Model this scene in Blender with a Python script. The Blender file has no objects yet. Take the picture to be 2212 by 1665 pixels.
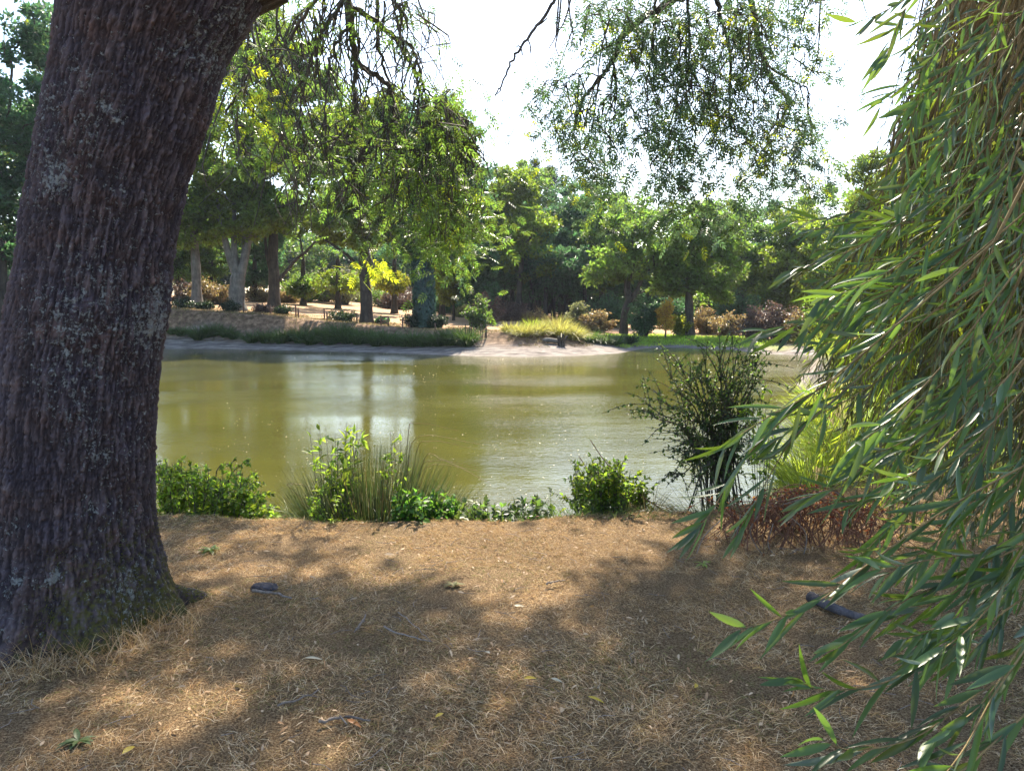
import bpy, math, random
import numpy as np
from mathutils import Vector
R = math.radians
rs = np.random.RandomState(7)
random.seed(7)
scene = bpy.context.scene
col = scene.collection

# ------------------------------------------------------------------ camera, sky, sun, exposure
EYE = np.array([0.0, 0.0, 2.6]); PITCH = math.atan(182/1659.0); FPX = 1659.0
cam = bpy.data.cameras.new('camera'); cam.lens = 27.0; cam.sensor_width = 36.0
cam.clip_start = 0.05; cam.clip_end = 3000
co = bpy.data.objects.new('camera', cam); col.objects.link(co)
co.location = EYE; co.rotation_euler = (R(90)-PITCH, 0, 0)
scene.camera = co
SUN_EL, SUN_AZ = R(49), R(9)                      # azimuth measured from +Y towards +X
w = bpy.data.worlds.new("World"); scene.world = w; w.use_nodes = True
nt = w.node_tree; bg = nt.nodes['Background']
sky = nt.nodes.new('ShaderNodeTexSky'); sky.sky_type = 'NISHITA'; sky.sun_disc = False
sky.sun_elevation = SUN_EL; sky.sun_rotation = SUN_AZ; sky.dust_density = 1.2; sky.air_density = 1.0
nt.links.new(sky.outputs[0], bg.inputs[0]); bg.inputs[1].default_value = 0.125
sl = bpy.data.lights.new('sun', 'SUN'); sl.energy = 5.0; sl.angle = R(0.53); sl.color = (1.0, 0.89, 0.72)
so = bpy.data.objects.new('sun', sl); col.objects.link(so)
SDIR = np.array([math.sin(SUN_AZ)*math.cos(SUN_EL), math.cos(SUN_AZ)*math.cos(SUN_EL), math.sin(SUN_EL)])
so.rotation_euler = Vector(SDIR).to_track_quat('Z', 'Y').to_euler(); so.location = (5, 30, 40)
vs = scene.view_settings; vs.view_transform = 'Standard'; vs.look = 'None'; vs.gamma = 1.0
vs.use_curve_mapping = False; vs.exposure = 1.8
try:
    cy = scene.cycles; cy.max_bounces = 8; cy.diffuse_bounces = 3; cy.glossy_bounces = 3
    cy.transmission_bounces = 4; cy.sample_clamp_indirect = 6.0; cy.caustics_reflective = False; cy.caustics_refractive = False
except Exception: pass

ST, CT = math.sin(PITCH), math.cos(PITCH)
def ray(px, py):
    cx = (px-1106.0)/FPX; cyy = -(py-832.5)/FPX
    return np.array([cx, CT+cyy*ST, -ST+cyy*CT])
def at(px, py, Y):                                  # world point seen at (px,py) at distance Y
    d = ray(px, py); return EYE + d*(Y/d[1])
def proj(p):
    q = np.asarray(p)-EYE; dep = q[1]*CT-q[2]*ST
    return 1106+FPX*q[0]/dep, 832.5-FPX*(q[1]*ST+q[2]*CT)/dep

# ------------------------------------------------------------------ numpy noise
def _hash(ix, iy, iz, seed):
    h = (ix*374761393 + iy*668265263 + iz*2147483647 + seed*974634777) & 0xffffffff
    h = ((h ^ (h >> 13))*1274126177) & 0xffffffff
    h = h ^ (h >> 16)
    return (h & 0xffff)/65535.0
def vnoise(x, y, z=0.0, seed=0):
    x, y, z = np.broadcast_arrays(np.asarray(x, float), np.asarray(y, float), np.asarray(z, float))
    ix, iy, iz = [np.floor(a).astype(np.int64) for a in (x, y, z)]
    fx, fy, fz = x-ix, y-iy, z-iz
    fx, fy, fz = [f*f*(3-2*f) for f in (fx, fy, fz)]
    r = 0
    for a in (0, 1):
        for b in (0, 1):
            for c in (0, 1):
                wgt = (fx if a else 1-fx)*(fy if b else 1-fy)*(fz if c else 1-fz)
                r = r + wgt*_hash(ix+a, iy+b, iz+c, seed)
    return r
def fbm(x, y, z=0.0, o=3, seed=0):
    r = 0; a = 0.5; s = 0
    for k in range(o):
        r = r + a*vnoise(x*2**k, y*2**k, np.asarray(z)*2**k, seed+k); s += a; a *= 0.5
    return r/s
def sst(a, b, x):
    t = np.clip((np.asarray(x, float)-a)/(b-a), 0, 1); return t*t*(3-2*t)

# ------------------------------------------------------------------ mesh builder
class MB:
    def __init__(s): s.v = []; s.f4 = []; s.f3 = []; s.n = 0
    def add(s, v, q=None, t=None):
        v = np.asarray(v, float).reshape(-1, 3)
        if q is not None and len(q): s.f4.append(np.asarray(q, np.int64)+s.n)
        if t is not None and len(t): s.f3.append(np.asarray(t, np.int64)+s.n)
        s.v.append(v); s.n += len(v)
    def build(s, name, mat, parent=None, smooth=True, origin=None):
        me = bpy.data.meshes.new(name)
        V = np.concatenate(s.v) if s.v else np.zeros((0, 3))
        if origin is not None: V = V-np.asarray(origin, float)
        q = np.concatenate(s.f4) if s.f4 else np.zeros((0, 4), np.int64)
        t = np.concatenate(s.f3) if s.f3 else np.zeros((0, 3), np.int64)
        me.vertices.add(len(V)); me.vertices.foreach_set('co', V.astype(np.float32).ravel())
        nl = len(q)*4+len(t)*3; me.loops.add(nl)
        me.loops.foreach_set('vertex_index', np.concatenate([q.ravel(), t.ravel()]).astype(np.int32))
        me.polygons.add(len(q)+len(t))
        ls = np.concatenate([np.arange(len(q))*4, len(q)*4+np.arange(len(t))*3]).astype(np.int32)
        me.polygons.foreach_set('loop_start', ls)
        me.polygons.foreach_set('use_smooth', np.full(len(q)+len(t), smooth, bool))
        me.update(calc_edges=True); me.validate()
        me.materials.append(mat)
        o = bpy.data.objects.new(name, me); col.objects.link(o)
        if parent is not None: o.parent = parent
        elif origin is not None: o.location = origin
        return o
def tag(o, label=None, cat=None, group=None, kind=None):
    if label: o['label'] = label
    if cat: o['category'] = cat
    if group: o['group'] = group
    if kind: o['kind'] = kind
    return o
def thing(name, loc, label, cat, group=None):
    o = bpy.data.objects.new(name, None); col.objects.link(o); o.location = loc; o.empty_display_size = 0.3
    return tag(o, label, cat, group)
def dup(root, loc, rz=0, sc=1.0, label=None, group=None):
    r = root.copy(); col.objects.link(r); r.location = loc; r.rotation_euler = (0, 0, rz)
    r.scale = (sc, sc, sc) if not isinstance(sc, tuple) else sc
    if label: r['label'] = label
    if group: r['group'] = group
    for ch in list(root.children):
        c = ch.copy(); col.objects.link(c); c.parent = r
        for g in list(ch.children):
            d = g.copy(); col.objects.link(d); d.parent = c
    return r

def nrm(a): return a/np.maximum(np.linalg.norm(a, axis=-1, keepdims=True), 1e-9)
def spline(P, n):
    P = np.asarray(P, float)
    Q = np.vstack([2*P[0]-P[1], P, 2*P[-1]-P[-2]])
    t = np.linspace(0, len(P)-1-1e-6, n); i = t.astype(int); f = (t-i)[:, None]
    a, b, c, d = Q[i], Q[i+1], Q[i+2], Q[i+3]
    return 0.5*((2*b)+(c-a)*f+(2*a-5*b+4*c-d)*f**2+(3*b-a-3*c+d)*f**3)
def tube(mb, P, r, sides=6, cap=True):
    P = np.asarray(P, float); n = len(P); r = np.broadcast_to(np.asarray(r, float), (n,))
    T = nrm(np.gradient(P, axis=0)); ref = np.array([1.0, 0.13, 0.07]) if abs(T[0][0]) < 0.8 else np.array([0.1, 1.0, 0.0])
    A = nrm(np.cross(T, ref)); B = np.cross(T, A)
    th = np.linspace(0, 2*np.pi, sides, endpoint=False)
    V = P[:, None]+r[:, None, None]*(np.cos(th)[None, :, None]*A[:, None]+np.sin(th)[None, :, None]*B[:, None])
    k = np.arange(n-1)[:, None]*sides; j = np.arange(sides)[None]; j2 = (j+1) % sides
    q = np.stack([k+j, k+j2, k+sides+j2, k+sides+j], -1).reshape(-1, 4)
    V = V.reshape(-1, 3); t = None
    if cap:
        V = np.vstack([V, P[-1], P[0]]); e = (n-1)*sides; jj = np.arange(sides)
        t = np.vstack([np.stack([e+jj, e+(jj+1) % sides, np.full(sides, n*sides)], -1),
                       np.stack([(jj+1) % sides, jj, np.full(sides, n*sides+1)], -1)])
    mb.add(V, q, t)

# leaf templates: x across, y along, z normal (unit length, unit width)
def T_rhomb(): return np.array([[0, 0, 0], [.5, .45, .08], [0, 1, -.05], [-.5, .45, .08]]), np.array([[0, 1, 2, 3]]), None
def T_leaf():
    return np.array([[0, 0, 0], [.42, .28, .12], [.5, .55, .10], [0, 1, -.12], [-.5, .55, .10], [-.42, .28, .12], [0, .5, .0]]), \
        np.array([[0, 1, 2, 6], [6, 2, 3, 3]])[:1], np.array([[6, 2, 3], [6, 3, 4], [0, 6, 4], [0, 4, 5]])
def T_lance(curl=0.10):
    st = [0, .12, .3, .5, .7, .87, 1.0]; wd = [.06, .55, .95, 1.0, .8, .42, .02]
    v = []
    for t, a in zip(st, wd):
        z = -curl*t*t*2+0.02
        v += [[-.5*a, t, z+.22*a*.5*0.25], [0, t, z], [.5*a, t, z+.22*a*.5*0.25]]
    q = []
    for i in range(len(st)-1):
        b = i*3; q += [[b, b+1, b+4, b+3], [b+1, b+2, b+5, b+4]]
    return np.array(v), np.array(q), None
def T_lance3():
    return np.array([[0, 0, 0], [.5, .35, .03], [0, .4, -.01], [-.5, .35, .03], [0, 1, -.12]]), None, np.array([[0, 1, 2], [0, 2, 3], [2, 1, 4], [3, 2, 4]])
def T_pinnate(pairs=4, lw=.10, ll=.34):
    V = []; Q = []; n = 0
    def leaflet(base, ang, L):
        nonlocal n
        d = np.array([math.sin(ang), math.cos(ang), -.12]); s = np.array([math.cos(ang), -math.sin(ang), 0])
        b = np.array(base)
        V.extend([b, b+d*L*.45+s*lw*.5+[0, 0, .02], b+d*L, b+d*L*.45-s*lw*.5+[0, 0, .02]]); Q.append([n, n+1, n+2, n+3]); n += 4
    V.extend([[-.008, 0, 0], [.008, 0, 0], [.004, .8, -.05], [-.004, .8, -.05]]); Q.append([0, 1, 2, 3]); n = 4
    for k in range(pairs):
        y = .25+.5*k/(pairs-1)*1.05
        for sg in (-1, 1): leaflet([0, y, -.05*y], sg*R(58-6*k), ll*(.85+.15*math.sin(3*k/pairs)))
    leaflet([0, .8, -.05], 0.05, ll)
    return np.array(V), np.array(Q), None
def leaves(mb, P, D, N, L, W, tmpl, zs=None):
    """scatter template leaves: P base, D direction, N normal, L length, W width (arrays)"""
    P = np.asarray(P, float); n = len(P)
    if n == 0: return
    D = nrm(np.asarray(D, float)); X = nrm(np.cross(D, N)); Z = np.cross(X, D)
    L = np.broadcast_to(L, (n,)); W = np.broadcast_to(W, (n,))
    tv, q, t = tmpl; k = len(tv)
    V = P[:, None]+tv[None, :, 0, None]*X[:, None]*W[:, None, None]+tv[None, :, 1, None]*D[:, None]*L[:, None, None]+tv[None, :, 2, None]*Z[:, None]*(L if zs is None else zs*L)[:, None, None]
    off = (np.arange(n)*k)[:, None, None]
    mb.add(V.reshape(-1, 3), None if q is None else (q[None]+off).reshape(-1, 4), None if t is None else (t[None]+off).reshape(-1, 3))
def rdir(n, up=0.0):
    d = rs.normal(size=(n, 3)); d = nrm(d); d[:, 2] += up; return nrm(d)
def blades(mb, P, D, L, W, bend, segs=3, side=None):
    P = np.asarray(P, float); n = len(P)
    if n == 0: return
    D = nrm(np.asarray(D, float)); L = np.broadcast_to(L, (n,)).astype(float); W = np.broadcast_to(W, (n,)).astype(float); bend = np.broadcast_to(bend, (n,)).astype(float)
    if side is None: side = rdir(n)
    S = nrm(np.cross(D, side)); t = np.linspace(0, 1, segs+1)
    H = D.copy(); H[:, 2] = 0; H = nrm(H+1e-6)
    C = P[:, None]+D[:, None]*(L[:, None]*t)[..., None]+H[:, None]*(L[:, None]*bend[:, None]*.35*t**2)[..., None]
    C[..., 2] -= L[:, None]*bend[:, None]*t**2
    wd = W[:, None]*(1-t**1.6*.93)*.5
    V = np.stack([C-S[:, None]*wd[..., None], C+S[:, None]*wd[..., None]], 2).reshape(n, -1, 3); k = (segs+1)*2
    q = np.array([[2*i, 2*i+1, 2*i+3, 2*i+2] for i in range(segs)])
    mb.add(V.reshape(-1, 3), (q[None]+(np.arange(n)*k)[:, None, None]).reshape(-1, 4))

# ------------------------------------------------------------------ materials
def newmat(name):
    m = bpy.data.materials.new(name); m.use_nodes = True; n = m.node_tree; n.nodes.clear()
    return m, n, n.nodes.new('ShaderNodeOutputMaterial')
def ND(n, t, **k):
    x = n.nodes.new(t)
    for a, b in k.items(): setattr(x, a, b)
    return x
def ramp(n, stops, interp='LINEAR'):
    r = n.nodes.new('ShaderNodeValToRGB'); e = r.color_ramp; e.interpolation = interp
    while len(e.elements) < len(stops): e.elements.new(0.5)
    for el, (p, c) in zip(e.elements, stops): el.position = p; el.color = (c[0], c[1], c[2], 1)
    return r
def noise(n, scale, detail=3, rough=.55, vec=None, dist=0.0):
    x = n.nodes.new('ShaderNodeTexNoise'); x.inputs['Scale'].default_value = scale; x.inputs['Detail'].default_value = detail
    x.inputs['Roughness'].default_value = rough; x.inputs['Distortion'].default_value = dist
    if vec is not None: n.links.new(vec, x.inputs['Vector'])
    return x
def math_(n, op, a, b=None, clamp=False):
    x = n.nodes.new('ShaderNodeMath'); x.operation = op; x.use_clamp = clamp
    for i, v in enumerate((a, b)):
        if v is None: continue
        if isinstance(v, (int, float)): x.inputs[i].default_value = v
        else: n.links.new(v, x.inputs[i])
    return x.outputs[0]
def mixc(n, f, a, b, mode='MIX'):
    x = n.nodes.new('ShaderNodeMix'); x.data_type = 'RGBA'; x.blend_type = mode
    for s, v in ((x.inputs[0], f), (x.inputs[6], a), (x.inputs[7], b)):
        if isinstance(v, (int, float)): s.default_value = v
        elif isinstance(v, tuple): s.default_value = (v[0], v[1], v[2], 1)
        else: n.links.new(v, s)
    return x.outputs[2]
def leafmat(name, cols, trans=(.3, .42, .03), tf=0.42, rough=.45, spec=.5, under=None):
    m, n, out = newmat(name); g = ND(n, 'ShaderNodeNewGeometry')
    stops = [(i/(len(cols)-1), c) for i, c in enumerate(cols)]
    r = ramp(n, stops); n.links.new(g.outputs['Random Per Island'], r.inputs[0]); c = r.outputs[0]
    tx = ND(n, 'ShaderNodeTexCoord'); ns = noise(n, 0.45, 2, .5, tx.outputs['Object'])
    nr = ramp(n, [(.35, (.62, .62, .62)), (.65, (1.35, 1.35, 1.35))]); n.links.new(ns.outputs[0], nr.inputs[0])
    c = mixc(n, 1.0, c, nr.outputs[0], 'MULTIPLY')
    if under is not None: c = mixc(n, g.outputs['Backfacing'], c, under)
    p = ND(n, 'ShaderNodeBsdfPrincipled'); n.links.new(c, p.inputs['Base Color'])
    p.inputs['Roughness'].default_value = rough; p.inputs['Specular IOR Level'].default_value = spec
    tr = ND(n, 'ShaderNodeBsdfTranslucent')
    tc = mixc(n, 1.0, mixc(n, 0.5, (1, 1, 1), nr.outputs[0]), trans, 'MULTIPLY')
    v = ND(n, 'ShaderNodeHueSaturation'); n.links.new(tc, v.inputs['Color'])
    n.links.new(math_(n, 'ADD', math_(n, 'MULTIPLY', g.outputs['Random Per Island'], .9), .55), v.inputs['Value'])
    n.links.new(math_(n, 'ADD', math_(n, 'MULTIPLY', g.outputs['Random Per Island'], .05), .475), v.inputs['Hue'])
    n.links.new(v.outputs[0], tr.inputs[0])
    mx = ND(n, 'ShaderNodeMixShader'); mx.inputs[0].default_value = tf
    n.links.new(p.outputs[0], mx.inputs[1]); n.links.new(tr.outputs[0], mx.inputs[2]); n.links.new(mx.outputs[0], out.inputs[0])
    return m
def barkmat(name, c1, c2, scale=14, moss=None, bump=.6):
    m, n, out = newmat(name); tx = ND(n, 'ShaderNodeTexCoord'); mp = ND(n, 'ShaderNodeMapping'); mp.inputs['Scale'].default_value = (1, 1, .22)
    n.links.new(tx.outputs['Object'], mp.inputs[0]); a = noise(n, scale, 5, .65, mp.outputs[0], .4)
    r = ramp(n, [(.3, c1), (.7, c2)]); n.links.new(a.outputs[0], r.inputs[0]); c = r.outputs[0]
    b = noise(n, 2.2, 3, .6, tx.outputs['Object'])
    br = ramp(n, [(.35, (.7, .7, .7)), (.65, (1.25, 1.25, 1.25))]); n.links.new(b.outputs[0], br.inputs[0]); c = mixc(n, 1.0, c, br.outputs[0], 'MULTIPLY')
    if moss:
        q = noise(n, 3.1, 4, .6, tx.outputs['Object']); qr = ramp(n, [(.45, (0, 0, 0)), (.62, (1, 1, 1))]); n.links.new(q.outputs[0], qr.inputs[0])
        c = mixc(n, qr.outputs[0], c, moss)
    p = ND(n, 'ShaderNodeBsdfPrincipled'); n.links.new(c, p.inputs['Base Color']); p.inputs['Roughness'].default_value = .85; p.inputs['Specular IOR Level'].default_value = .25
    bu = ND(n, 'ShaderNodeBump'); bu.inputs['Strength'].default_value = bump; bu.inputs['Distance'].default_value = .03
    n.links.new(a.outputs[0], bu.inputs['Height']); n.links.new(bu.outputs[0], p.inputs['Normal']); n.links.new(p.outputs[0], out.inputs[0])
    return m

M = {}
M['oak'] = leafmat('oak_leaves', [(.022, .05, .012), (.045, .085, .018), (.075, .12, .022)], (.24, .38, .05), .46)
M['oak_dark'] = leafmat('dark_leaves', [(.016, .045, .026), (.03, .07, .036), (.05, .095, .04)], (.12, .27, .09), .42)
M['ash_far'] = leafmat('ash_crown_leaves', [(.03, .06, .012), (.06, .10, .018), (.10, .14, .02)], (.28, .38, .03), .45)
M['yellowgreen'] = leafmat('yellow_green_leaves', [(.06, .09, .015), (.11, .15, .02), (.17, .18, .02)], (.42, .44, .03), .5)
M['pine'] = leafmat('pine_needles', [(.02, .04, .025), (.035, .06, .04), (.05, .075, .05)], (.08, .12, .06), .25)
M['pale_shrub'] = leafmat('pale_shrub_leaves', [(.07, .09, .04), (.12, .13, .06), (.17, .16, .09)], (.26, .28, .10), .4)
M['bracken'] = leafmat('brown_bracken', [(.10, .065, .04), (.17, .12, .06), (.22, .18, .09), (.10,.12,.05)], (.34, .24, .09), .4)
M['purple'] = leafmat('purple_brown_scrub', [(.06, .04, .04), (.10, .065, .055), (.15, .10, .075)], (.16, .10, .07), .3)
M['golden'] = leafmat('golden_leaves', [(.28, .14, .03), (.45, .26, .04), (.55, .36, .07), (.25, .24, .05)], (.75, .50, .08), .5)
M['hedge'] = leafmat('dark_hedge_leaves', [(.010, .022, .012), (.018, .036, .018), (.03, .05, .022)], (.05, .09, .02), .25)
M['ivy'] = leafmat('ivy_leaves', [(.012, .04, .026), (.022, .06, .034), (.035, .08, .04)], (.05, .12, .03), .25, .3)
M['sedge_dark'] = leafmat('dark_sedge', [(.03, .06, .02), (.05, .09, .03), (.09, .12, .04)], (.14, .24, .04), .35)
M['sedge_yellow'] = leafmat('straw_yellow_sedge', [(.22, .22, .06), (.34, .31, .09), (.42, .36, .14)], (.5, .48, .10), .4)
M['sedge_bright'] = leafmat('bright_sedge', [(.10, .17, .02), (.17, .25, .03), (.28, .33, .06)], (.45, .55, .05), .5)
M['rush'] = leafmat('rush_stems', [(.018, .034, .015), (.038, .065, .024), (.12, .115, .045)], (.10, .16, .03), .15)
M['rush_dead'] = leafmat('dead_rush_stems', [(.12, .08, .04), (.2, .14, .07), (.30, .23, .12)], (.2, .14, .06), .2)
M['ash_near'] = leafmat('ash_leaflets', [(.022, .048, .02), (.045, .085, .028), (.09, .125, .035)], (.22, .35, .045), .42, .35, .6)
M['ash_dark'] = leafmat('shade_tinted_ash_leaflets', [(.02, .045, .03), (.035, .07, .04), (.06, .095, .045)], (.13, .22, .08), .36, .35, .6)  # darker ash copy, backlit silhouette and bluish flare put into the colour
M['ash_yellow'] = leafmat('backlit_yellow_ash_leaflets', [(.08, .12, .015), (.14, .18, .02), (.28, .26, .02)], (.58, .66, .03), .5, .4, .5)  # yellow copy of the ash leaflets, light shining through put into the colour
M['willow'] = leafmat('willow_leaves', [(.016, .048, .018), (.028, .072, .022), (.055, .11, .028)], (.27, .42, .04), .29, .36, .55, under=(.085, .12, .085))
M['willow_far'] = leafmat('willow_curtain_leaves', [(.03, .045, .018), (.06, .075, .025), (.13, .12, .05)], (.26, .30, .04), .38, .33, .65, under=(.13, .14, .09))
M['bush'] = leafmat('fresh_bush_leaves', [(.04, .085, .018), (.07, .13, .025), (.12, .19, .035)], (.42, .58, .05), .52, .45, .45)
M['bush_bright'] = leafmat('lime_shoot_leaves', [(.11, .19, .02), (.16, .26, .03), (.24, .33, .05)], (.5, .7, .06), .5, .4, .5)
M['nettle'] = leafmat('nettle_leaves', [(.03, .08, .02), (.06, .14, .03), (.09, .2, .04)], (.26, .5, .05), .42, .5, .4)
M['elder'] = leafmat('hawthorn_leaves', [(.022, .045, .018), (.04, .07, .025), (.08, .115, .035)], (.20, .32, .05), .42, .4, .5)
M['dead'] = leafmat('rusty_dead_leaves', [(.07, .03, .018), (.13, .055, .03), (.20, .085, .04)], (.30, .10, .035), .4, .6, .3)
M['grass_dry'] = leafmat('dry_grass_blades', [(.20, .11, .05), (.52, .35, .17), (.84, .68, .44), (.42, .21, .09), (.28, .21, .08)], (.60, .40, .19), .28, .7, .2)
M['lawn'] = leafmat('green_lawn_blades', [(.16, .28, .03), (.25, .38, .05), (.34, .44, .07)], (.6, .8, .08), .55)
M['bank_dry'] = leafmat('mixed_bank_grass', [(.10, .07, .035), (.22, .15, .08), (.08, .11, .035), (.34, .25, .14), (.12, .13, .05)], (.28, .22, .09), .3, .7, .2)
M['litter'] = leafmat('leaf_litter', [(.22, .12, .05), (.35, .22, .12), (.5, .38, .25), (.30, .14, .05)], (.35, .22, .1), .25, .6, .3)
M['speck'] = leafmat('floating_leaf_bits', [(.35, .31, .16), (.45, .42, .26), (.58, .54, .40)], (.4, .35, .2), .2, .5, .4)
M['yleaf'] = leafmat('yellow_fallen_leaf', [(.55, .40, .04), (.6, .42, .05)], (.7, .5, .05), .3)
M['paleleaf'] = leafmat('pale_fallen_leaf', [(.5, .42, .28), (.55, .5, .36)], (.5, .4, .2), .25)
M['orleaf'] = leafmat('orange_fallen_leaf', [(.5, .2, .05), (.45, .16, .04)], (.6, .25, .05), .3)
M['moss'] = leafmat('moss_tufts', [(.05, .06, .012), (.09, .10, .02), (.14, .13, .03)], (.22, .24, .03), .35, .8, .1)
M['bark_far'] = barkmat('distant_bark', (.025, .022, .018), (.075, .062, .05), 9)
M['bark_pale'] = barkmat('pale_grey_bark', (.08, .075, .065), (.19, .175, .155), 7)
M['bark_pine'] = barkmat('dark_pine_bark', (.02, .02, .022), (.06, .05, .05), 9)
M['twig'] = barkmat('grey_brown_twigs', (.04, .034, .03), (.13, .11, .09), 30)
M['twig_y'] = barkmat('yellow_brown_willow_twigs', (.12, .085, .035), (.25, .18, .08), 60, bump=.2)
M['stick'] = barkmat('weathered_sticks', (.14, .11, .09), (.33, .28, .24), 60)
M['wood'] = barkmat('weathered_timber', (.09, .05, .035), (.2, .12, .08), 25)
M['bramble'] = barkmat('dead_bramble_stems', (.10, .045, .03), (.24, .13, .085), 40)
M['stone'] = barkmat('dark_stone', (.03, .03, .035), (.11, .10, .11), 20, bump=1.0)

def big_bark():
    m, n, out = newmat('lichened_bark'); tx = ND(n, 'ShaderNodeTexCoord'); ob = tx.outputs['Object']
    at_h = ND(n, 'ShaderNodeAttribute', attribute_name='ridge'); at_l = ND(n, 'ShaderNodeAttribute', attribute_name='lichen'); at_m = ND(n, 'ShaderNodeAttribute', attribute_name='mossy')
    mp = ND(n, 'ShaderNodeMapping'); mp.inputs['Scale'].default_value = (1, 1, .55); n.links.new(ob, mp.inputs[0])
    a = noise(n, 60, 6, .7, mp.outputs[0], .5); b = noise(n, 6, 4, .6, ob)
    r = ramp(n, [(0.12, (.014, .011, .012)), (.40, (.047, .038, .040)), (.62, (.100, .081, .083)), (.9, (.18, .155, .15))])
    hh = math_(n, 'ADD', math_(n, 'MULTIPLY', at_h.outputs['Fac'], .62), math_(n, 'MULTIPLY', a.outputs[0], .42)); n.links.new(hh, r.inputs[0])
    c = r.outputs[0]
    rb = ramp(n, [(.38, (.88, .88, 1.05)), (.5, (1, .97, 1.02)), (.72, (1.2, .95, .85))]); n.links.new(b.outputs[0], rb.inputs[0]); c = mixc(n, 1, c, rb.outputs[0], 'MULTIPLY')
    # moss
    mo = noise(n, 35, 4, .7, ob); mf = math_(n, 'MULTIPLY', math_(n, 'SUBTRACT', math_(n, 'ADD', mo.outputs[0], at_m.outputs['Fac']), .82), 5, True)
    c = mixc(n, mf, c, mixc(n, a.outputs[0], (.03, .03, .008), (.13, .12, .03)))
    # lichen crusts: ragged pale rosettes
    l1 = noise(n, 36, 6, .72, ob, .6); l2 = noise(n, 90, 3, .6, ob)
    v = math_(n, 'ADD', math_(n, 'ADD', math_(n, 'MULTIPLY', l1.outputs[0], .8), math_(n, 'MULTIPLY', l2.outputs[0], .35)), at_l.outputs['Fac'])
    lf = math_(n, 'MULTIPLY', math_(n, 'SUBTRACT', v, .665), 16, True)
    lc = mixc(n, l2.outputs[0], (.12, .13, .13), (.42, .45, .44)); c = mixc(n, math_(n, 'MULTIPLY', lf, .7), c, lc)
    p = ND(n, 'ShaderNodeBsdfPrincipled'); n.links.new(c, p.inputs['Base Color']); p.inputs['Roughness'].default_value = .88; p.inputs['Specular IOR Level'].default_value = .2
    bu = ND(n, 'ShaderNodeBump'); bu.inputs['Strength'].default_value = .9; bu.inputs['Distance'].default_value = .012
    n.links.new(math_(n, 'ADD', a.outputs[0], math_(n, 'MULTIPLY', lf, .25)), bu.inputs['Height']); n.links.new(bu.outputs[0], p.inputs['Normal']); n.links.new(p.outputs[0], out.inputs[0])
    return m
M['bigbark'] = big_bark()

def ground_mat():
    m, n, out = newmat('ground_surface'); tx = ND(n, 'ShaderNodeTexCoord'); ob = tx.outputs['Object']
    A = {k: ND(n, 'ShaderNodeAttribute', attribute_name=k).outputs['Fac'] for k in ('mud', 'green', 'near', 'rough')}
    f1 = noise(n, 1.3, 5, .6, ob); f2 = noise(n, 24, 4, .7, ob); f3 = noise(n, .12, 4, .6, ob)
    fr = ramp(n, [(.3, (.32, .19, .11)), (.5, (.46, .29, .175)), (.7, (.56, .39, .25))]); n.links.new(math_(n, 'ADD', math_(n, 'MULTIPLY', f1.outputs[0], .6), math_(n, 'MULTIPLY', f2.outputs[0], .4)), fr.inputs[0])
    c = mixc(n, 1, fr.outputs[0], mixc(n, f3.outputs[0], (.8, .8, .8), (1.2, 1.2, 1.15)), 'MULTIPLY')
    rr_ = noise(n, 3.2, 5, .7, ob); rg = ramp(n, [(.35, (.085, .06, .035)), (.5, (.19, .12, .075)), (.66, (.36, .25, .16))]); n.links.new(rr_.outputs[0], rg.inputs[0]); c = mixc(n, A['rough'], c, rg.outputs[0])  # brown bank vegetation, darkened further for the shade under the tree crowns
    nr = ramp(n, [(.36, (.04, .022, .012)), (.5, (.20, .125, .062)), (.64, (.50, .37, .21))]); nn = noise(n, 110, 5, .8, ob); n.links.new(nn.outputs[0], nr.inputs[0])
    c = mixc(n, A['near'], c, nr.outputs[0])
    gr = ramp(n, [(.35, (.12, .20, .025)), (.65, (.28, .40, .05))]); n.links.new(f2.outputs[0], gr.inputs[0])
    c = mixc(n, A['green'], c, gr.outputs[0])
    mp = ND(n, 'ShaderNodeMapping'); mp.inputs['Scale'].default_value = (.5, 2.2, 1); n.links.new(ob, mp.inputs[0])
    m1 = noise(n, 2.2, 6, .7, mp.outputs[0]); mr = ramp(n, [(.35, (.10, .085, .075)), (.5, (.22, .19, .17)), (.66, (.42, .38, .33))]); n.links.new(m1.outputs[0], mr.inputs[0])
    c = mixc(n, A['mud'], c, mr.outputs[0])
    p = ND(n, 'ShaderNodeBsdfPrincipled'); n.links.new(c, p.inputs['Base Color']); p.inputs['Roughness'].default_value = .9; p.inputs['Specular IOR Level'].default_value = .15
    bu = ND(n, 'ShaderNodeBump'); bu.inputs['Strength'].default_value = .8; bu.inputs['Distance'].default_value = .05
    n.links.new(math_(n, 'ADD', f2.outputs[0], nn.outputs[0]), bu.inputs['Height']); n.links.new(bu.outputs[0], p.inputs['Normal']); n.links.new(p.outputs[0], out.inputs[0])
    return m
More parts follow.
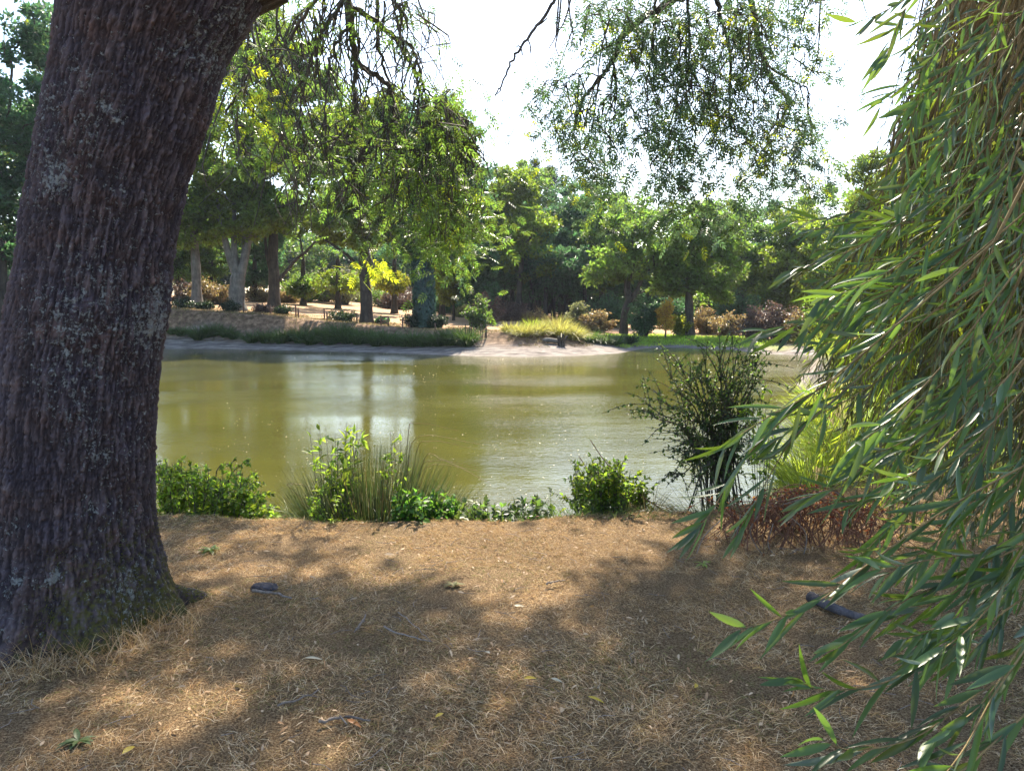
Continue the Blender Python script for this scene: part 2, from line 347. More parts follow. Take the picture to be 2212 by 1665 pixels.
def water_mat():
    m, n, out = newmat('murky_pond_water'); tx = ND(n, 'ShaderNodeTexCoord'); ob = tx.outputs['Object']
    mp = ND(n, 'ShaderNodeMapping'); mp.inputs['Scale'].default_value = (.8, 1.9, 1); n.links.new(ob, mp.inputs[0])
    a = noise(n, 8.5, 3, .6, mp.outputs[0], .3); b = noise(n, 1.1, 2, .5, mp.outputs[0]); cl = noise(n, .10, 3, .5, mp.outputs[0])
    st = ramp(n, [(.42, (.25, .25, .25)), (.62, (1, 1, 1))]); n.links.new(cl.outputs[0], st.inputs[0])
    p = ND(n, 'ShaderNodeBsdfPrincipled')
    murk = noise(n, .35, 3, .5, ob); mr = ramp(n, [(.3, (.052, .052, .011)), (.7, (.080, .078, .017))]); n.links.new(murk.outputs[0], mr.inputs[0]); n.links.new(mr.outputs[0], p.inputs['Base Color'])
    p.inputs['Roughness'].default_value = .04; p.inputs['IOR'].default_value = 1.333
    bu = ND(n, 'ShaderNodeBump'); bu.inputs['Distance'].default_value = .012
    n.links.new(math_(n, 'MULTIPLY', st.outputs[0], .9), bu.inputs['Strength'])
    n.links.new(math_(n, 'ADD', a.outputs[0], math_(n, 'MULTIPLY', b.outputs[0], 1.4)), bu.inputs['Height']); n.links.new(bu.outputs[0], p.inputs['Normal']); n.links.new(p.outputs[0], out.inputs[0])
    return m
M['ground'] = ground_mat(); M['water'] = water_mat()

# ------------------------------------------------------------------ terrain
LAKE = np.array([(-90, 7.5), (-20, 6.8), (-5, 6.25), (-2.5, 6.05), (-.6, 5.95), (.8, 6.1), (2.2, 6.6), (3.1, 8.0), (4.4, 11), (6.8, 16.5), (9.0, 22.5),
                 (9.8, 25.5), (13, 28), (14.5, 32), (14.6, 36.6), (12.6, 38.2), (11.6, 41.8), (9.2, 43.4), (7.2, 42.3), (6.2, 40.2), (5.2, 38.2), (3.2, 36.8),
                 (.5, 35.9), (-2.5, 36.8), (-6, 38.6), (-9.9, 40.3), (-14, 41.6), (-19, 42.3), (-31, 43), (-90, 46)], float)
def lake_sd(X, Y):
    X = np.asarray(X, float); Y = np.asarray(Y, float); d = np.full(X.shape, 1e9); ins = np.zeros(X.shape, bool)
    for i in range(len(LAKE)):
        a, b = LAKE[i], LAKE[(i+1) % len(LAKE)]; e = b-a
        t = np.clip(((X-a[0])*e[0]+(Y-a[1])*e[1])/(e@e), 0, 1)
        d = np.minimum(d, np.hypot(X-a[0]-t*e[0], Y-a[1]-t*e[1]))
        c = ((a[1] > Y) != (b[1] > Y)) & (X < (b[0]-a[0])*(Y-a[1])/(b[1]-a[1]+1e-12)+a[0]); ins ^= c
    return np.where(ins, -d, d)
def height(X, Y):
    X = np.asarray(X, float); Y = np.asarray(Y, float); sd = lake_sd(X, Y)
    sd = sd+(Y < 15)*((fbm(X*1.1, Y*1.1, 0, 3, 15)-.5)*.55-.02)
    far = sst(26, 33, Y+.0*X)
    plate = 1.02+.075*np.clip(-X-5, 0, 15)-.55*sst(-2, 9, X)+.020*np.clip(Y-47, 0, 45)+.35*sst(60, 90, Y)*sst(0, -25, X)
    fz = .30*sst(0, 2.0, sd)+(plate-.30)*sst(1.6, 3.8, sd)
    nz = 1.0*sst(-.08, .42, sd) + .35*sst(8, 20, Y)*sst(2, 12, sd)
    up = np.where(sd > 0, fz*far+nz*(1-far), nz*(1-far))
    bed = -.6*sst(0, 2.5, -sd)
    z = up+np.where(sd < 0, bed, 0)
    z = z+(fbm(X*.35, Y*.35, 0, 3, 3)-.5)*.16*sst(.5, 3, sd)*np.where(far > .5, 1.0, .35)
    z = z+(fbm(X*3, Y*3, 0, 3, 5)-.5)*.045*sst(-.2, .6, sd)*(Y < 15)
    return z
def H(x, y): return float(height(np.array([x]), np.array([y]))[0])
def gpos(px, Y, dz=0.0):
    z = 1.0; X = 0
    for _ in range(4):
        dep = Y*CT-(z-2.6)*ST; X = (px-1106)/FPX*dep; z = H(X, Y)
    return np.array([X, Y, z+dz])
def axis(bands):
    out = []
    for a, b, s in bands: out.append(np.arange(a, b, s))
    return np.concatenate(out+[np.array([bands[-1][1]])])
gx = axis([(-400, -120, 20), (-120, -40, 4), (-40, -8, .8), (-8, 8, .13), (8, 40, .8), (40, 120, 4), (120, 400, 20)])
gy = axis([(-60, -4, 4), (-4, 1, .4), (1, 8, .11), (8, 34, .7), (34, 56, .33), (56, 120, 2), (120, 600, 20)])
GX, GY = np.meshgrid(gx, gy); GZ = height(GX, GY); nx, ny = len(gx), len(gy)
mb = MB(); ii = (np.arange(ny-1)[:, None]*nx+np.arange(nx-1)[None]).ravel()
mb.add(np.stack([GX, GY, GZ], -1).reshape(-1, 3), np.stack([ii, ii+1, ii+nx+1, ii+nx], -1))
ground = mb.build('ground', M['ground']); tag(ground, 'dry parched grass ground around the pond with pale muddy shore', 'ground', kind='structure')
SD = lake_sd(GX, GY)
nz_ = fbm(GX*.6, GY*.6, 0, 3, 11)
mud = (1-sst(1.5, 2.9, SD+1.6*(nz_-.5)))*(GY > 20)
green = sst(5.0, 7.0, GX)*(1-sst(13, 15, GX))*sst(.5, 1.2, SD)*(1-sst(3.2, 5.5, SD+2*(nz_-.5)))*(GY > 38)
green = np.maximum(green, .9*(1-sst(2, 7, SD))*sst(2.2, 3.4, GX)*(GY < 34)*sst(6.5, 8.5, GY)*sst(.1, .7, SD))
near = (1-sst(10, 16, GY)); rough = (1-sst(5.0, 8.5, SD+4*(nz_-.5)))*(GY > 20)
for k, a in (('mud', mud*(1-green)), ('green', green), ('near', near), ('rough', rough)):
    at_ = ground.data.attributes.new(k, 'FLOAT', 'POINT'); at_.data.foreach_set('value', np.ascontiguousarray(a.ravel(), np.float32))
mb = MB(); mb.add([(-95, 5, 0), (16, 5, 0), (16, 47, 0), (-95, 47, 0)], [[0, 1, 2, 3]])
tag(mb.build('pond_water', M['water'], smooth=False), 'still olive green pond water reflecting trees and sky', 'water', kind='structure')

# ------------------------------------------------------------------ trees
_on = 'first second third fourth fifth sixth seventh eighth ninth tenth eleventh twelfth thirteenth fourteenth fifteenth sixteenth seventeenth eighteenth nineteenth twentieth'.split()
ORD = _on+['twenty '+w_ for w_ in _on[:9]]+['thirtieth', 'thirty first', 'thirty second', 'thirty third']
def skeleton(trunk, tr, tips, tip_r=.025, up=0.25, straight=.15):
    """trunk: node list, tips: (n,3). returns list of (points, r0, r1) branches. Prim-like growth from the trunk."""
    nodes = [np.array(p, float) for p in trunk]; par = list(range(-1, len(nodes)-1)); plen = [0.0]*len(nodes)
    istr = [True]*len(nodes)
    order = np.argsort(np.linalg.norm(tips-nodes[-1], axis=1)); start = max(1, int(len(nodes)*.45))
    for i in order:
        t = tips[i]; N = np.array(nodes); d = np.linalg.norm(N-t, axis=1)+straight*np.array(plen)+np.clip(N[:, 2]-t[2], 0, 9)*up
        d[:start] += 1e3; j = int(np.argmin(d)); a = N[j]; L = np.linalg.norm(t-a); k = max(2, int(L/.9)+1)
        mid = (a+t)/2+np.array([rs.normal()*.10, rs.normal()*.10, .10+rs.normal()*.06])*L
        prev = j
        for s in range(1, k+1):
            f = s/k; p = (1-f)**2*a+2*f*(1-f)*mid+f*f*t
            nodes.append(p); par.append(prev); plen.append(plen[prev]+L/k); istr.append(False); prev = len(nodes)-1
    n = len(nodes); cnt = np.zeros(n); ch = [0]*n
    for i in range(n-1, -1, -1):
        if cnt[i] == 0: cnt[i] = 1
        if par[i] >= 0: cnt[par[i]] += cnt[i]; ch[par[i]] += 1
    rad = tip_r*cnt**.46
    mx = rad[start]; rad = rad*min(1.0, tr*.85/mx) if mx > 0 else rad
    return np.array(nodes), par, np.maximum(rad, tip_r*.5), istr
def skel_mesh(mb, nodes, par, rad, istr, sides=6, maxr=None):
    n = len(nodes); kids = [[] for _ in range(n)]
    for i in range(n):
        if par[i] >= 0: kids[par[i]].append(i)
    done = set()
    for i in range(n):
        if istr[i] or i in done: continue
        if not istr[par[i]] and par[i] in done and kids[par[i]][0] == i: continue
        chain = [par[i], i]; done.add(i); c = i
        while kids[c]:
            nxt = max(kids[c], key=lambda q: rad[q])
            if nxt in done: break
            chain.append(nxt); done.add(nxt); c = nxt
        P = nodes[chain]; r = rad[chain].copy(); r[0] = r[1]
        if len(P) > 2: Q = spline(P, len(P)*2-1); r = np.interp(np.linspace(0, 1, len(Q)), np.linspace(0, 1, len(P)), r); P = Q
        tube(mb, P, r, sides if r[0] > .04 else 4)
def trunk_mesh(mb, pts, r0, r1, sides=12, flare=.5):
    P = spline(pts, max(8, len(pts)*5)); t = np.linspace(0, 1, len(P))
    r = r0+(r1-r0)*t+r0*flare*np.exp(-t*14); r *= 1+.06*np.sin(t*17+rs.rand()*6)
    P[0][2] -= .25; tube(mb, P, r, sides)
def clump_points(ell, origin):
    """ell: (cx,cy,cz,rx,ry,rz,n) in world; shell-biased points"""
    out = []
    for cx, cy_, cz, rx, ry, rz, n in ell:
        d = nrm(rs.normal(size=(n, 3))); r = rs.uniform(.35, 1, (n, 1))**.5
        r = r*rs.uniform(.75, 1.18, (n, 1)); q = np.array([cx, cy_, cz])+d*r*np.array([rx, ry, rz]); m_ = fbm(q[:, 0]*.42, q[:, 1]*.42, q[:, 2]*.5, 2, 141) > .40
        if m_.sum() > n*.4: q = q[m_]
        out.append(q-origin)
    return np.concatenate(out)
def foliage(mb, C, rad, per, L, W, tmpl=None, flat=.6, droop=.0):
    tm = tmpl or T_rhomb(); n = len(C)*per
    c = np.repeat(C, per, 0); r = np.repeat(rad, per)
    d = nrm(rs.normal(size=(n, 3))); q = rs.uniform(0, 1, (n, 1))**.42
    off = d*q*r[:, None]*np.array([1, 1, flat]); P = c+off
    D = nrm(d*.7+rs.normal(size=(n, 3))*.7+np.array([0, 0, -droop])); N = nrm(rs.normal(size=(n, 3))*.75+np.array([0, 0, .7]))
    s = rs.uniform(.7, 1.3, n); leaves(mb, P, D, N, L*s, W*s, tm)
def make_tree(name, label, cat, base, tpts, r0, r1, ell, leaf, bark, per=230, crad=(.75, 1.25), L=.27, W=.15, group=None, forks=None, flat=.55, extra=None):
    o = thing(name, base, label, cat, group); b = np.array(base, float)
    mb = MB(); trunk_mesh(mb, tpts, r0, r1); tr = spline(tpts, 7)
    for f in (forks or []):
        P = spline(f[0], 8); tube(mb, P, np.linspace(f[1], f[2], len(P)), 9)
    C = clump_points([(e[0], e[1], e[2], e[3], e[4], e[5], int(e[6]*2.5)) for e in ell], b); per = int(per*.56); crad = (crad[0]*.55, crad[1]*.72)
    nd, par, rad, ist = skeleton(tr, r1, C); skel_mesh(mb, nd, par, rad, ist)
    mb.build('trunk', bark, o)
    fm = MB(); foliage(fm, C, rs.uniform(crad[0], crad[1], len(C)), per, L, W, flat=flat)
    if extra: extra(fm)
    fm.build('crown', leaf, o, smooth=False); return o
def E(px, py, rx, ry, Y, n, dr=1.0):
    p = at(px, py, Y); s = Y/FPX; return (p[0], p[1], p[2], rx*s, rx*s*dr, ry*s, n)
def Z(py, Y): return at(1106, py, Y)[2]
def L3(base, pts, Y):                                    # image polyline at distance Y, relative to base
    return [at(x, y, Y)-base for x, y in pts]

# left group on the far bank
def ft(px, Y, trunk_px, r0, r1, ells, leaf, bark, label, forks=None, group='large trees on the far bank', name='broadleaf_tree', **k):
    b = gpos(px, Y); t = [np.zeros(3)]+L3(b, trunk_px, Y)
    fk = [(L3(b, f[0], Y), f[1], f[2]) for f in (forks or [])]
    return make_tree(name, label, 'tree', b, t, r0, r1, [E(*e[:4], Y+(e[5] if len(e) > 5 else 0), e[4]) for e in ells], M[leaf], M[bark], forks=fk, group=group, **k)
ft(425, 50, [(424, 600), (420, 520), (415, 430)], .34, .22, [(420, 490, 70, 45, 16), (380, 370, 100, 90, 34), (360, 200, 110, 110, 38), (400, 60, 100, 80, 24)], 'oak', 'bark_pale',
   'pale grey trunked tree nearest the big trunk, on the far bank')
ft(512, 49, [(512, 620), (515, 590)], .52, .44, [(500, 470, 80, 50, 22), (500, 350, 100, 90, 40), (540, 220, 110, 90, 38), (560, 90, 90, 70, 22)], 'ash_far', 'bark_pale',
   'tree on the far bank whose pale trunk forks into three stems',
   forks=[([(512, 600), (494, 550), (482, 500), (470, 430)], .28, .12), ([(515, 600), (506, 545), (505, 490), (508, 400)], .24, .1), ([(517, 605), (528, 560), (540, 500), (552, 410)], .32, .12)])
ft(592, 51, [(592, 600), (590, 540), (594, 450)], .40, .26, [(600, 455, 80, 50, 24), (640, 360, 95, 80, 36), (660, 240, 100, 80, 34), (640, 150, 80, 50, 16)], 'oak', 'bark_far',
   'dark trunked tree with a side limb, between the forked and leaning trees', forks=[([(597, 610), (615, 590), (640, 560), (665, 540), (690, 510)], .14, .06), ([(590, 600), (578, 560), (572, 510)], .14, .08)])
ft(792, 46.5, [(791, 640), (786, 590), (784, 540), (780, 440)], .36, .24, [(770, 490, 100, 50, 30), (790, 390, 100, 70, 34), (760, 290, 100, 70, 32), (860, 330, 70, 70, 22), (850, 240, 60, 50, 12)], 'ash_far', 'bark_far',
   'dark slender trunk tree beside the wooden gate', forks=[([(788, 600), (760, 560), (720, 530), (690, 510)], .12, .05), ([(787, 570), (800, 530), (830, 500)], .14, .06)])
def ivy_on(bpts, r, n):
    def f(fm):
        P = spline(bpts, 60); i = rs.randint(0, 60, n); th = rs.uniform(0, 6.28, n); rr = r*rs.uniform(1.0, 1.3, n)
        d = np.stack([np.cos(th), np.sin(th), np.zeros(n)], -1); Q = P[i]+d*rr[:, None]+np.stack([np.zeros(n), np.zeros(n), rs.uniform(-.15, .15, n)], -1)
        leaves(fm, Q, d*.3+np.array([0, 0, -1.]), d+rs.normal(size=(n, 3))*.3, .15, .14, T_rhomb())
    return f
b5 = gpos(915, 46); t5 = [np.zeros(3)]+L3(b5, [(916, 640), (912, 560), (918, 450)], 46)
o5 = ft(915, 46, [(916, 640), (912, 560), (918, 450)], .46, .30, [(920, 500, 90, 60, 36), (970, 420, 80, 70, 34), (930, 330, 90, 70, 34), (985, 330, 50, 55, 16), (940, 250, 60, 40, 12)], 'oak_dark', 'bark_far',
        'ivy clad tree with thick dark green trunk on the far bank')
im = MB(); ivy_on(t5[:3], .52, 5200)(im); im.build('ivy', M['ivy'], o5, smooth=False)
for px, Y, el, lf, lb in ((1050, 74, [(1050, 422, 60, 60, 20), (1040, 530, 60, 70, 22)], 'oak_dark', 'tall dark tree behind the right end of the field'),
                          (1140, 74, [(1130, 392, 60, 40, 14), (1140, 492, 70, 80, 30)], 'oak', 'tall green tree just before the pines'),
                          (1215, 76, [(1230, 432, 60, 45, 16), (1210, 550, 70, 80, 30)], 'oak_dark', 'tall blue green tree right of the pines'),
                          (1300, 74, [(1310, 442, 70, 40, 18), (1300, 560, 80, 80, 34)], 'oak', 'broad tree in the back row left of the Y shaped trunk'),
                          (1410, 76, [(1400, 492, 60, 40, 12), (1410, 590, 80, 70, 30)], 'oak_dark', 'tree in the back row behind the golden sapling'),
                          (1530, 74, [(1530, 482, 70, 50, 16), (1540, 590, 80, 70, 30)], 'oak', 'tree in the back row right of the straight trunk'),
                          (1660, 74, [(1650, 472, 70, 50, 18), (1670, 590, 80, 80, 32)], 'oak_dark', 'tree in the back row above the right bank'),
                          (1790, 70, [(1790, 462, 80, 60, 22), (1790, 590, 80, 80, 32)], 'oak', 'tree in the back row behind the willow tips'),
                          (1930, 70, [(1930, 442, 90, 80, 26), (1930, 590, 90, 80, 32)], 'oak_dark', 'tree in the back row behind the willow curtain')):
    ft(px, Y, [(px, 640), (px, 580)], .28, .2, el, lf, 'bark_pine', lb, group='trees of the wood behind the pond')
# young weeping trees and mid distance trees
ft(980, 56, [(980, 655), (982, 600)], .10, .06, [(985, 610, 40, 40, 20), (980, 560, 35, 35, 14)], 'yellowgreen', 'bark_far', 'small young tree with drooping yellow green crown in the field', group='young trees in the field', name='young_tree', crad=(.5, .8), per=200)
ft(1035, 54, [(1034, 660), (1034, 610)], .11, .06, [(1040, 620, 38, 40, 20), (1035, 560, 40, 40, 16)], 'oak_dark', 'bark_far', 'dark drooping young tree at the right end of the field', group='young trees in the field', name='young_tree', crad=(.5, .8), per=220)
# wood behind: middle and right
mid = [
 # px, Y, trunk, r0, crown, leaf, label
 (1062, 62, [(1062, 600), (1065, 520)], .32, [(1050, 560, 50, 70, 26), (1085, 440, 55, 60, 26), (1060, 500, 60, 60, 26)], 'oak_dark', 'dark bluish tree standing just right of the sunny field'),
 (1122, 58, [(1122, 620), (1130, 540)], .26, [(1140, 500, 60, 50, 22), (1110, 410, 45, 45, 16), (1150, 560, 60, 40, 20)], 'ash_far', 'tree with sunlit yellow green crown before the pines'),
 (1232, 64, [(1230, 600), (1240, 540)], .30, [(1240, 540, 70, 60, 26), (1250, 470, 60, 50, 22), (1200, 500, 50, 50, 14)], 'oak_dark', 'dark rounded tree behind the yellow sedge clump'),
 (1302, 60, [(1300, 620), (1305, 540)], .28, [(1310, 520, 70, 60, 26), (1330, 470, 55, 40, 16), (1290, 590, 60, 40, 16)], 'oak', 'grey green tree left of the leaning lakeside tree'),
 (1600, 60, [(1600, 620), (1602, 560)], .32, [(1570, 570, 70, 60, 22), (1620, 520, 70, 60, 22), (1640, 600, 60, 50, 18), (1600, 480, 50, 40, 8)], 'oak', 'open crowned oak near the right end of the pond'),
 (1700, 58, [(1700, 620), (1705, 560)], .30, [(1700, 560, 70, 70, 24), (1730, 500, 60, 55, 16), (1690, 640, 60, 40, 14)], 'ash_far', 'yellow green oak over the right bank'),
 (1830, 52, [(1830, 600), (1835, 500)], .34, [(1830, 520, 90, 90, 30), (1880, 420, 80, 80, 24), (1820, 620, 80, 50, 16)], 'ash_far', 'tall tree behind the willow curtain'),
 (2060, 50, [(2060, 600), (2065, 500)], .34, [(2060, 500, 120, 110, 36), (2080, 360, 90, 80, 18)], 'oak', 'tree far to the right hidden behind the willow'),
]
for px, Y, tp, r0, el, lf, lb in mid:
    ft(px, Y, tp, r0, r0*.65, el, lf, 'bark_far', lb, group='trees of the wood behind the pond', per=210)
ft(1347, 48, [(1349, 680), (1356, 655), (1362, 640)], .24, .2, [(1400, 520, 85, 50, 13), (1345, 560, 70, 50, 10), (1440, 590, 50, 35, 6), (1380, 460, 80, 35, 9), (1300, 600, 40, 25, 4)], 'oak', 'bark_far',
   'lakeside oak whose dark trunk splits in a Y', forks=[([(1358, 655), (1352, 620), (1360, 560), (1366, 520)], .15, .08), ([(1359, 655), (1380, 620), (1395, 570), (1420, 530)], .16, .08)], group='large trees on the far bank')
ft(1489, 47.5, [(1489, 680), (1488, 630), (1492, 560)], .30, .2, [(1480, 550, 60, 50, 10), (1535, 590, 65, 40, 9), (1500, 480, 90, 45, 11), (1450, 615, 35, 25, 4), (1565, 520, 50, 50, 7), (1540, 645, 40, 22, 4)], 'oak', 'bark_far',
   'straight dark trunk oak right of the golden sapling')
# left edge trees, seen on the left of the big trunk
for px, Y, el, lf, lb in ((2, 42, [(10, 480, 110, 90, 30), (-20, 330, 120, 110, 34), (40, 190, 110, 100, 28), (20, 60, 110, 70, 18)], 'oak_dark', 'dark tree at the far left edge beyond the big trunk'),
                          (-150, 48, [(-120, 450, 130, 120, 36), (-130, 250, 140, 130, 40)], 'oak', 'tree beyond the left edge, partly out of view'),
                          (150, 55, [(130, 480, 110, 80, 24), (110, 330, 110, 100, 30), (180, 150, 120, 110, 30)], 'ash_far', 'pale green tree hidden mostly by the big trunk'),
                          (300, 54, [(290, 450, 100, 90, 26), (280, 300, 110, 100, 30), (300, 130, 110, 100, 26)], 'oak', 'tree whose crown shows behind the big trunk')):
    ft(px, Y, [(px, 600), (px, 520)], .34, .24, el, lf, 'bark_far', lb, group='large trees on the far bank')
for px, Y, el, lf, lb in ((385, 60, [(385, 605, 45, 30, 14), (375, 540, 55, 50, 20), (330, 590, 50, 40, 14)], 'oak', 'green tree farther back just right of the big trunk'),
                          (455, 63, [(455, 560, 60, 50, 22), (440, 480, 60, 50, 20)], 'oak', 'green tree filling the gap left of the forked tree, farther back'),
                          (550, 66, [(550, 570, 50, 45, 20), (560, 500, 60, 45, 20), (540, 420, 50, 40, 12)], 'oak_dark', 'dark green tree farther back between forked and dark trunks'),
                          (655, 64, [(655, 620, 35, 16, 8), (650, 470, 60, 50, 14)], 'oak', 'tree farther back seen right of the dark trunk'),
                          (730, 62, [(735, 610, 50, 20, 8), (740, 450, 60, 60, 16)], 'ash_far', 'light green tree farther back left of the slender trunk'),
                          (852, 62, [(850, 612, 40, 20, 8), (860, 450, 50, 60, 16)], 'yellowgreen', 'yellow green tree farther back between slender and ivy trunks'),
                          (955, 64, [(960, 590, 50, 45, 22), (970, 500, 60, 60, 26), (1000, 430, 40, 50, 14)], 'oak', 'green tree farther back right of the ivy clad trunk')):
    ft(px, Y, [(px, 620), (px, 560)], .24, .16, el, lf, 'bark_far', lb, group='trees beyond the far bank')
# pines
def pine(px, Y, top, lb, w_=26, low=None):
    b = gpos(px, Y); zt = Z(top, Y)-b[2]; o = thing('pine_tree', b, lb, 'pine tree', 'pines behind the pond')
    mb = MB(); trunk_mesh(mb, [(0, 0, 0), (.05, 0, zt*.5), (0, .1, zt*.96)], .26, .06, 9, .3); fm = MB(); s = Y/FPX; C = []
    z0 = zt*.45 if low is None else low
    nb = 70
    for k in range(nb):
        f = k/(nb-1); z = z0+(zt-z0)*f; a = rs.rand()*6.28; l = w_*s*(1-f*.8)*rs.uniform(.6, 1.15)+.2
        e = np.array([math.cos(a)*l, math.sin(a)*l, z+l*.25*(1-f)+rs.normal()*.2]); P = spline([(0, 0, z-.2), e*[.5, .5, 0]+[0, 0, z], e], 5)
        tube(mb, P, np.linspace(.05, .015, 5), 4); C += [P[2], P[3], P[4]]
    mb.build('trunk', M['bark_pine'], o); C = np.array(C); foliage(fm, C, rs.uniform(.35, .6, len(C)), 60, .22, .05, flat=.7); fm.build('crown', M['pine'], o, smooth=False)
pine(1152, 78, 350, 'left one of the two blue grey pines rising above the wood'); pine(1190, 80, 362, 'right one of the two blue grey pines rising above the wood')
# tall bare pine trunks in the dark wood (crowns join the canopy)
proto = None
wood_sp = [(1086, 68), (1104, 66), (1145, 60), (1163, 64), (1178, 59), (1195, 62), (1210, 66), (1224, 60), (1262, 58), (1290, 70), (1330, 66), (1400, 66), (1430, 70), (1460, 72), (1530, 64), (1560, 70), (1640, 68), (1670, 72), (1740, 66), (1790, 70), (1840, 66), (1900, 70), (1990, 66), (2150, 64)]
wood_lb = ''
for i, (px, Y) in enumerate(wood_sp):
    b = gpos(px, Y)
    if i < 3:
        zt = (6.6, 7.4, 6.0)[i]
        e = [(b[0], b[1], b[2]+zt*.72, 2.3, 2.2, zt*.28, 26), (b[0]+rs.normal()*.6, b[1], b[2]+zt*.5, 2.0, 2.2, 1.2, 10)]
        o = make_tree('woodland_tree', wood_lb, 'tree', b, [(0, 0, 0), (.1, 0, zt*.4), (0, .1, zt*.75)], .20, .12, e, M['oak_dark'], M['bark_pine'], per=190, group='slim trees inside the dark wood')
        if i == 0: pr = [o]
        else: pr.append(o)
    else:
        o = dup(pr[i % 3], b, rs.rand()*6.28, rs.uniform(.85, 1.2))
    o['label'] = ORD[i]+' slim dark trunked tree from the left in the shade of the wood'
# trees farther back that close the view
back = []
for i in range(24):
    px = (-150+i*165 if i < 15 else 340+(i-15)*88)+rs.uniform(-30, 30); Y = rs.uniform(94, 112) if px < 1050 else rs.uniform(78, 90); b = gpos(px, Y)
    if i < 3:
        hgt = 5.5; e = [(b[0], b[1], b[2]+hgt*.55, 4.8, 3.5, hgt*.42, 44)]
        back.append(make_tree('hedgerow_tree', '', 'tree', b, [(0, 0, 0), (0, 0, 1.2), (.1, 0, 3)], .25, .16, e, M[('oak', 'oak_dark', 'ash_far')[i]], M['bark_far'], per=200, crad=(.9, 1.5), L=.32, W=.19)); o = back[-1]
    else: o = dup(back[i % 3], b, rs.rand()*6.28, rs.uniform(.85, 1.15))
    o['group'] = 'low trees closing the view'; o['label'] = ORD[i]+' low bushy tree in the farthest row, counting from the left'
    if px < 1050: o.scale = [v*rs.uniform(1.35, 1.65) for v in o.scale]

# ------------------------------------------------------------------ bushes
def mound(name, label, cat, base, rx, ry, rz, mat, n=3000, L=.09, W=.06, group=None, stems=True, flat=1.0, spiky=0.0, bark='twig'):
    """a bush built of stems and leaf sprays"""
    o = thing(name, base, label, cat, group); mb = MB(); fm = MB(); ns = max(8, int(14*rx+6)); C = []
    for k in range(ns):
        a = rs.rand()*6.28; r = rs.rand()**.5; e = np.array([math.cos(a)*rx*r*.85, math.sin(a)*ry*r*.85, rz*(1.0-.5*r*r)*rs.uniform(.55, 1.25+spiky)])
        P = spline([(e[0]*.15, e[1]*.15, -.1), (e[0]*.55, e[1]*.55, e[2]*.55), e], 7); tube(mb, P, np.linspace(.012+.012*rz, .004, 7), 4, False)
        for p in P[2:]: C.append(p)
    C = np.array(C); per = max(4, int(n/len(C))); cr = rs.uniform(.08, .32, len(C))*max(rx, rz*.7)
    fm2 = MB(); foliage(fm2, C, cr, per, L, W, T_rhomb(), .8); mb.build('stems', M[bark], o); fm2.build('foliage', M[mat], o, smooth=False); return o
# clipped looking dark mounds round the tree feet
for px, Y, rx, rz, mt, lb in ((398, 48.6, .9, .55, 'hedge', 'dark low bush at the left foot of the pale trunk'), (440, 48.4, .75, .5, 'hedge', 'dark low bush at the right foot of the pale trunk'),
                          (498, 47.6, .75, .6, 'hedge', 'rounded dark bush at the foot of the forked tree'), (566, 49.5, .8, .45, 'purple', 'low purplish bush left of the dark trunk'),
                          (612, 49.5, .75, .55, 'hedge', 'dark bush right of the dark trunk'), (738, 46.8, 1.05, .6, 'hedge', 'oblong dark clipped bush alone by the fence posts'),
                          (826, 46.8, .5, .4, 'oak_dark', 'tiny green bush beside the slender trunk'), (890, 45.4, .8, .8, 'hedge', 'dark bush at the left foot of the ivy clad tree'), (942, 45.4, .85, .75, 'hedge', 'dark bush at the right foot of the ivy clad tree')):
    mound('low_bush', lb, 'bush', gpos(px, Y), rx, rx*.8, rz, mt, 1500, .12, .08, 'low bushes around the tree feet')
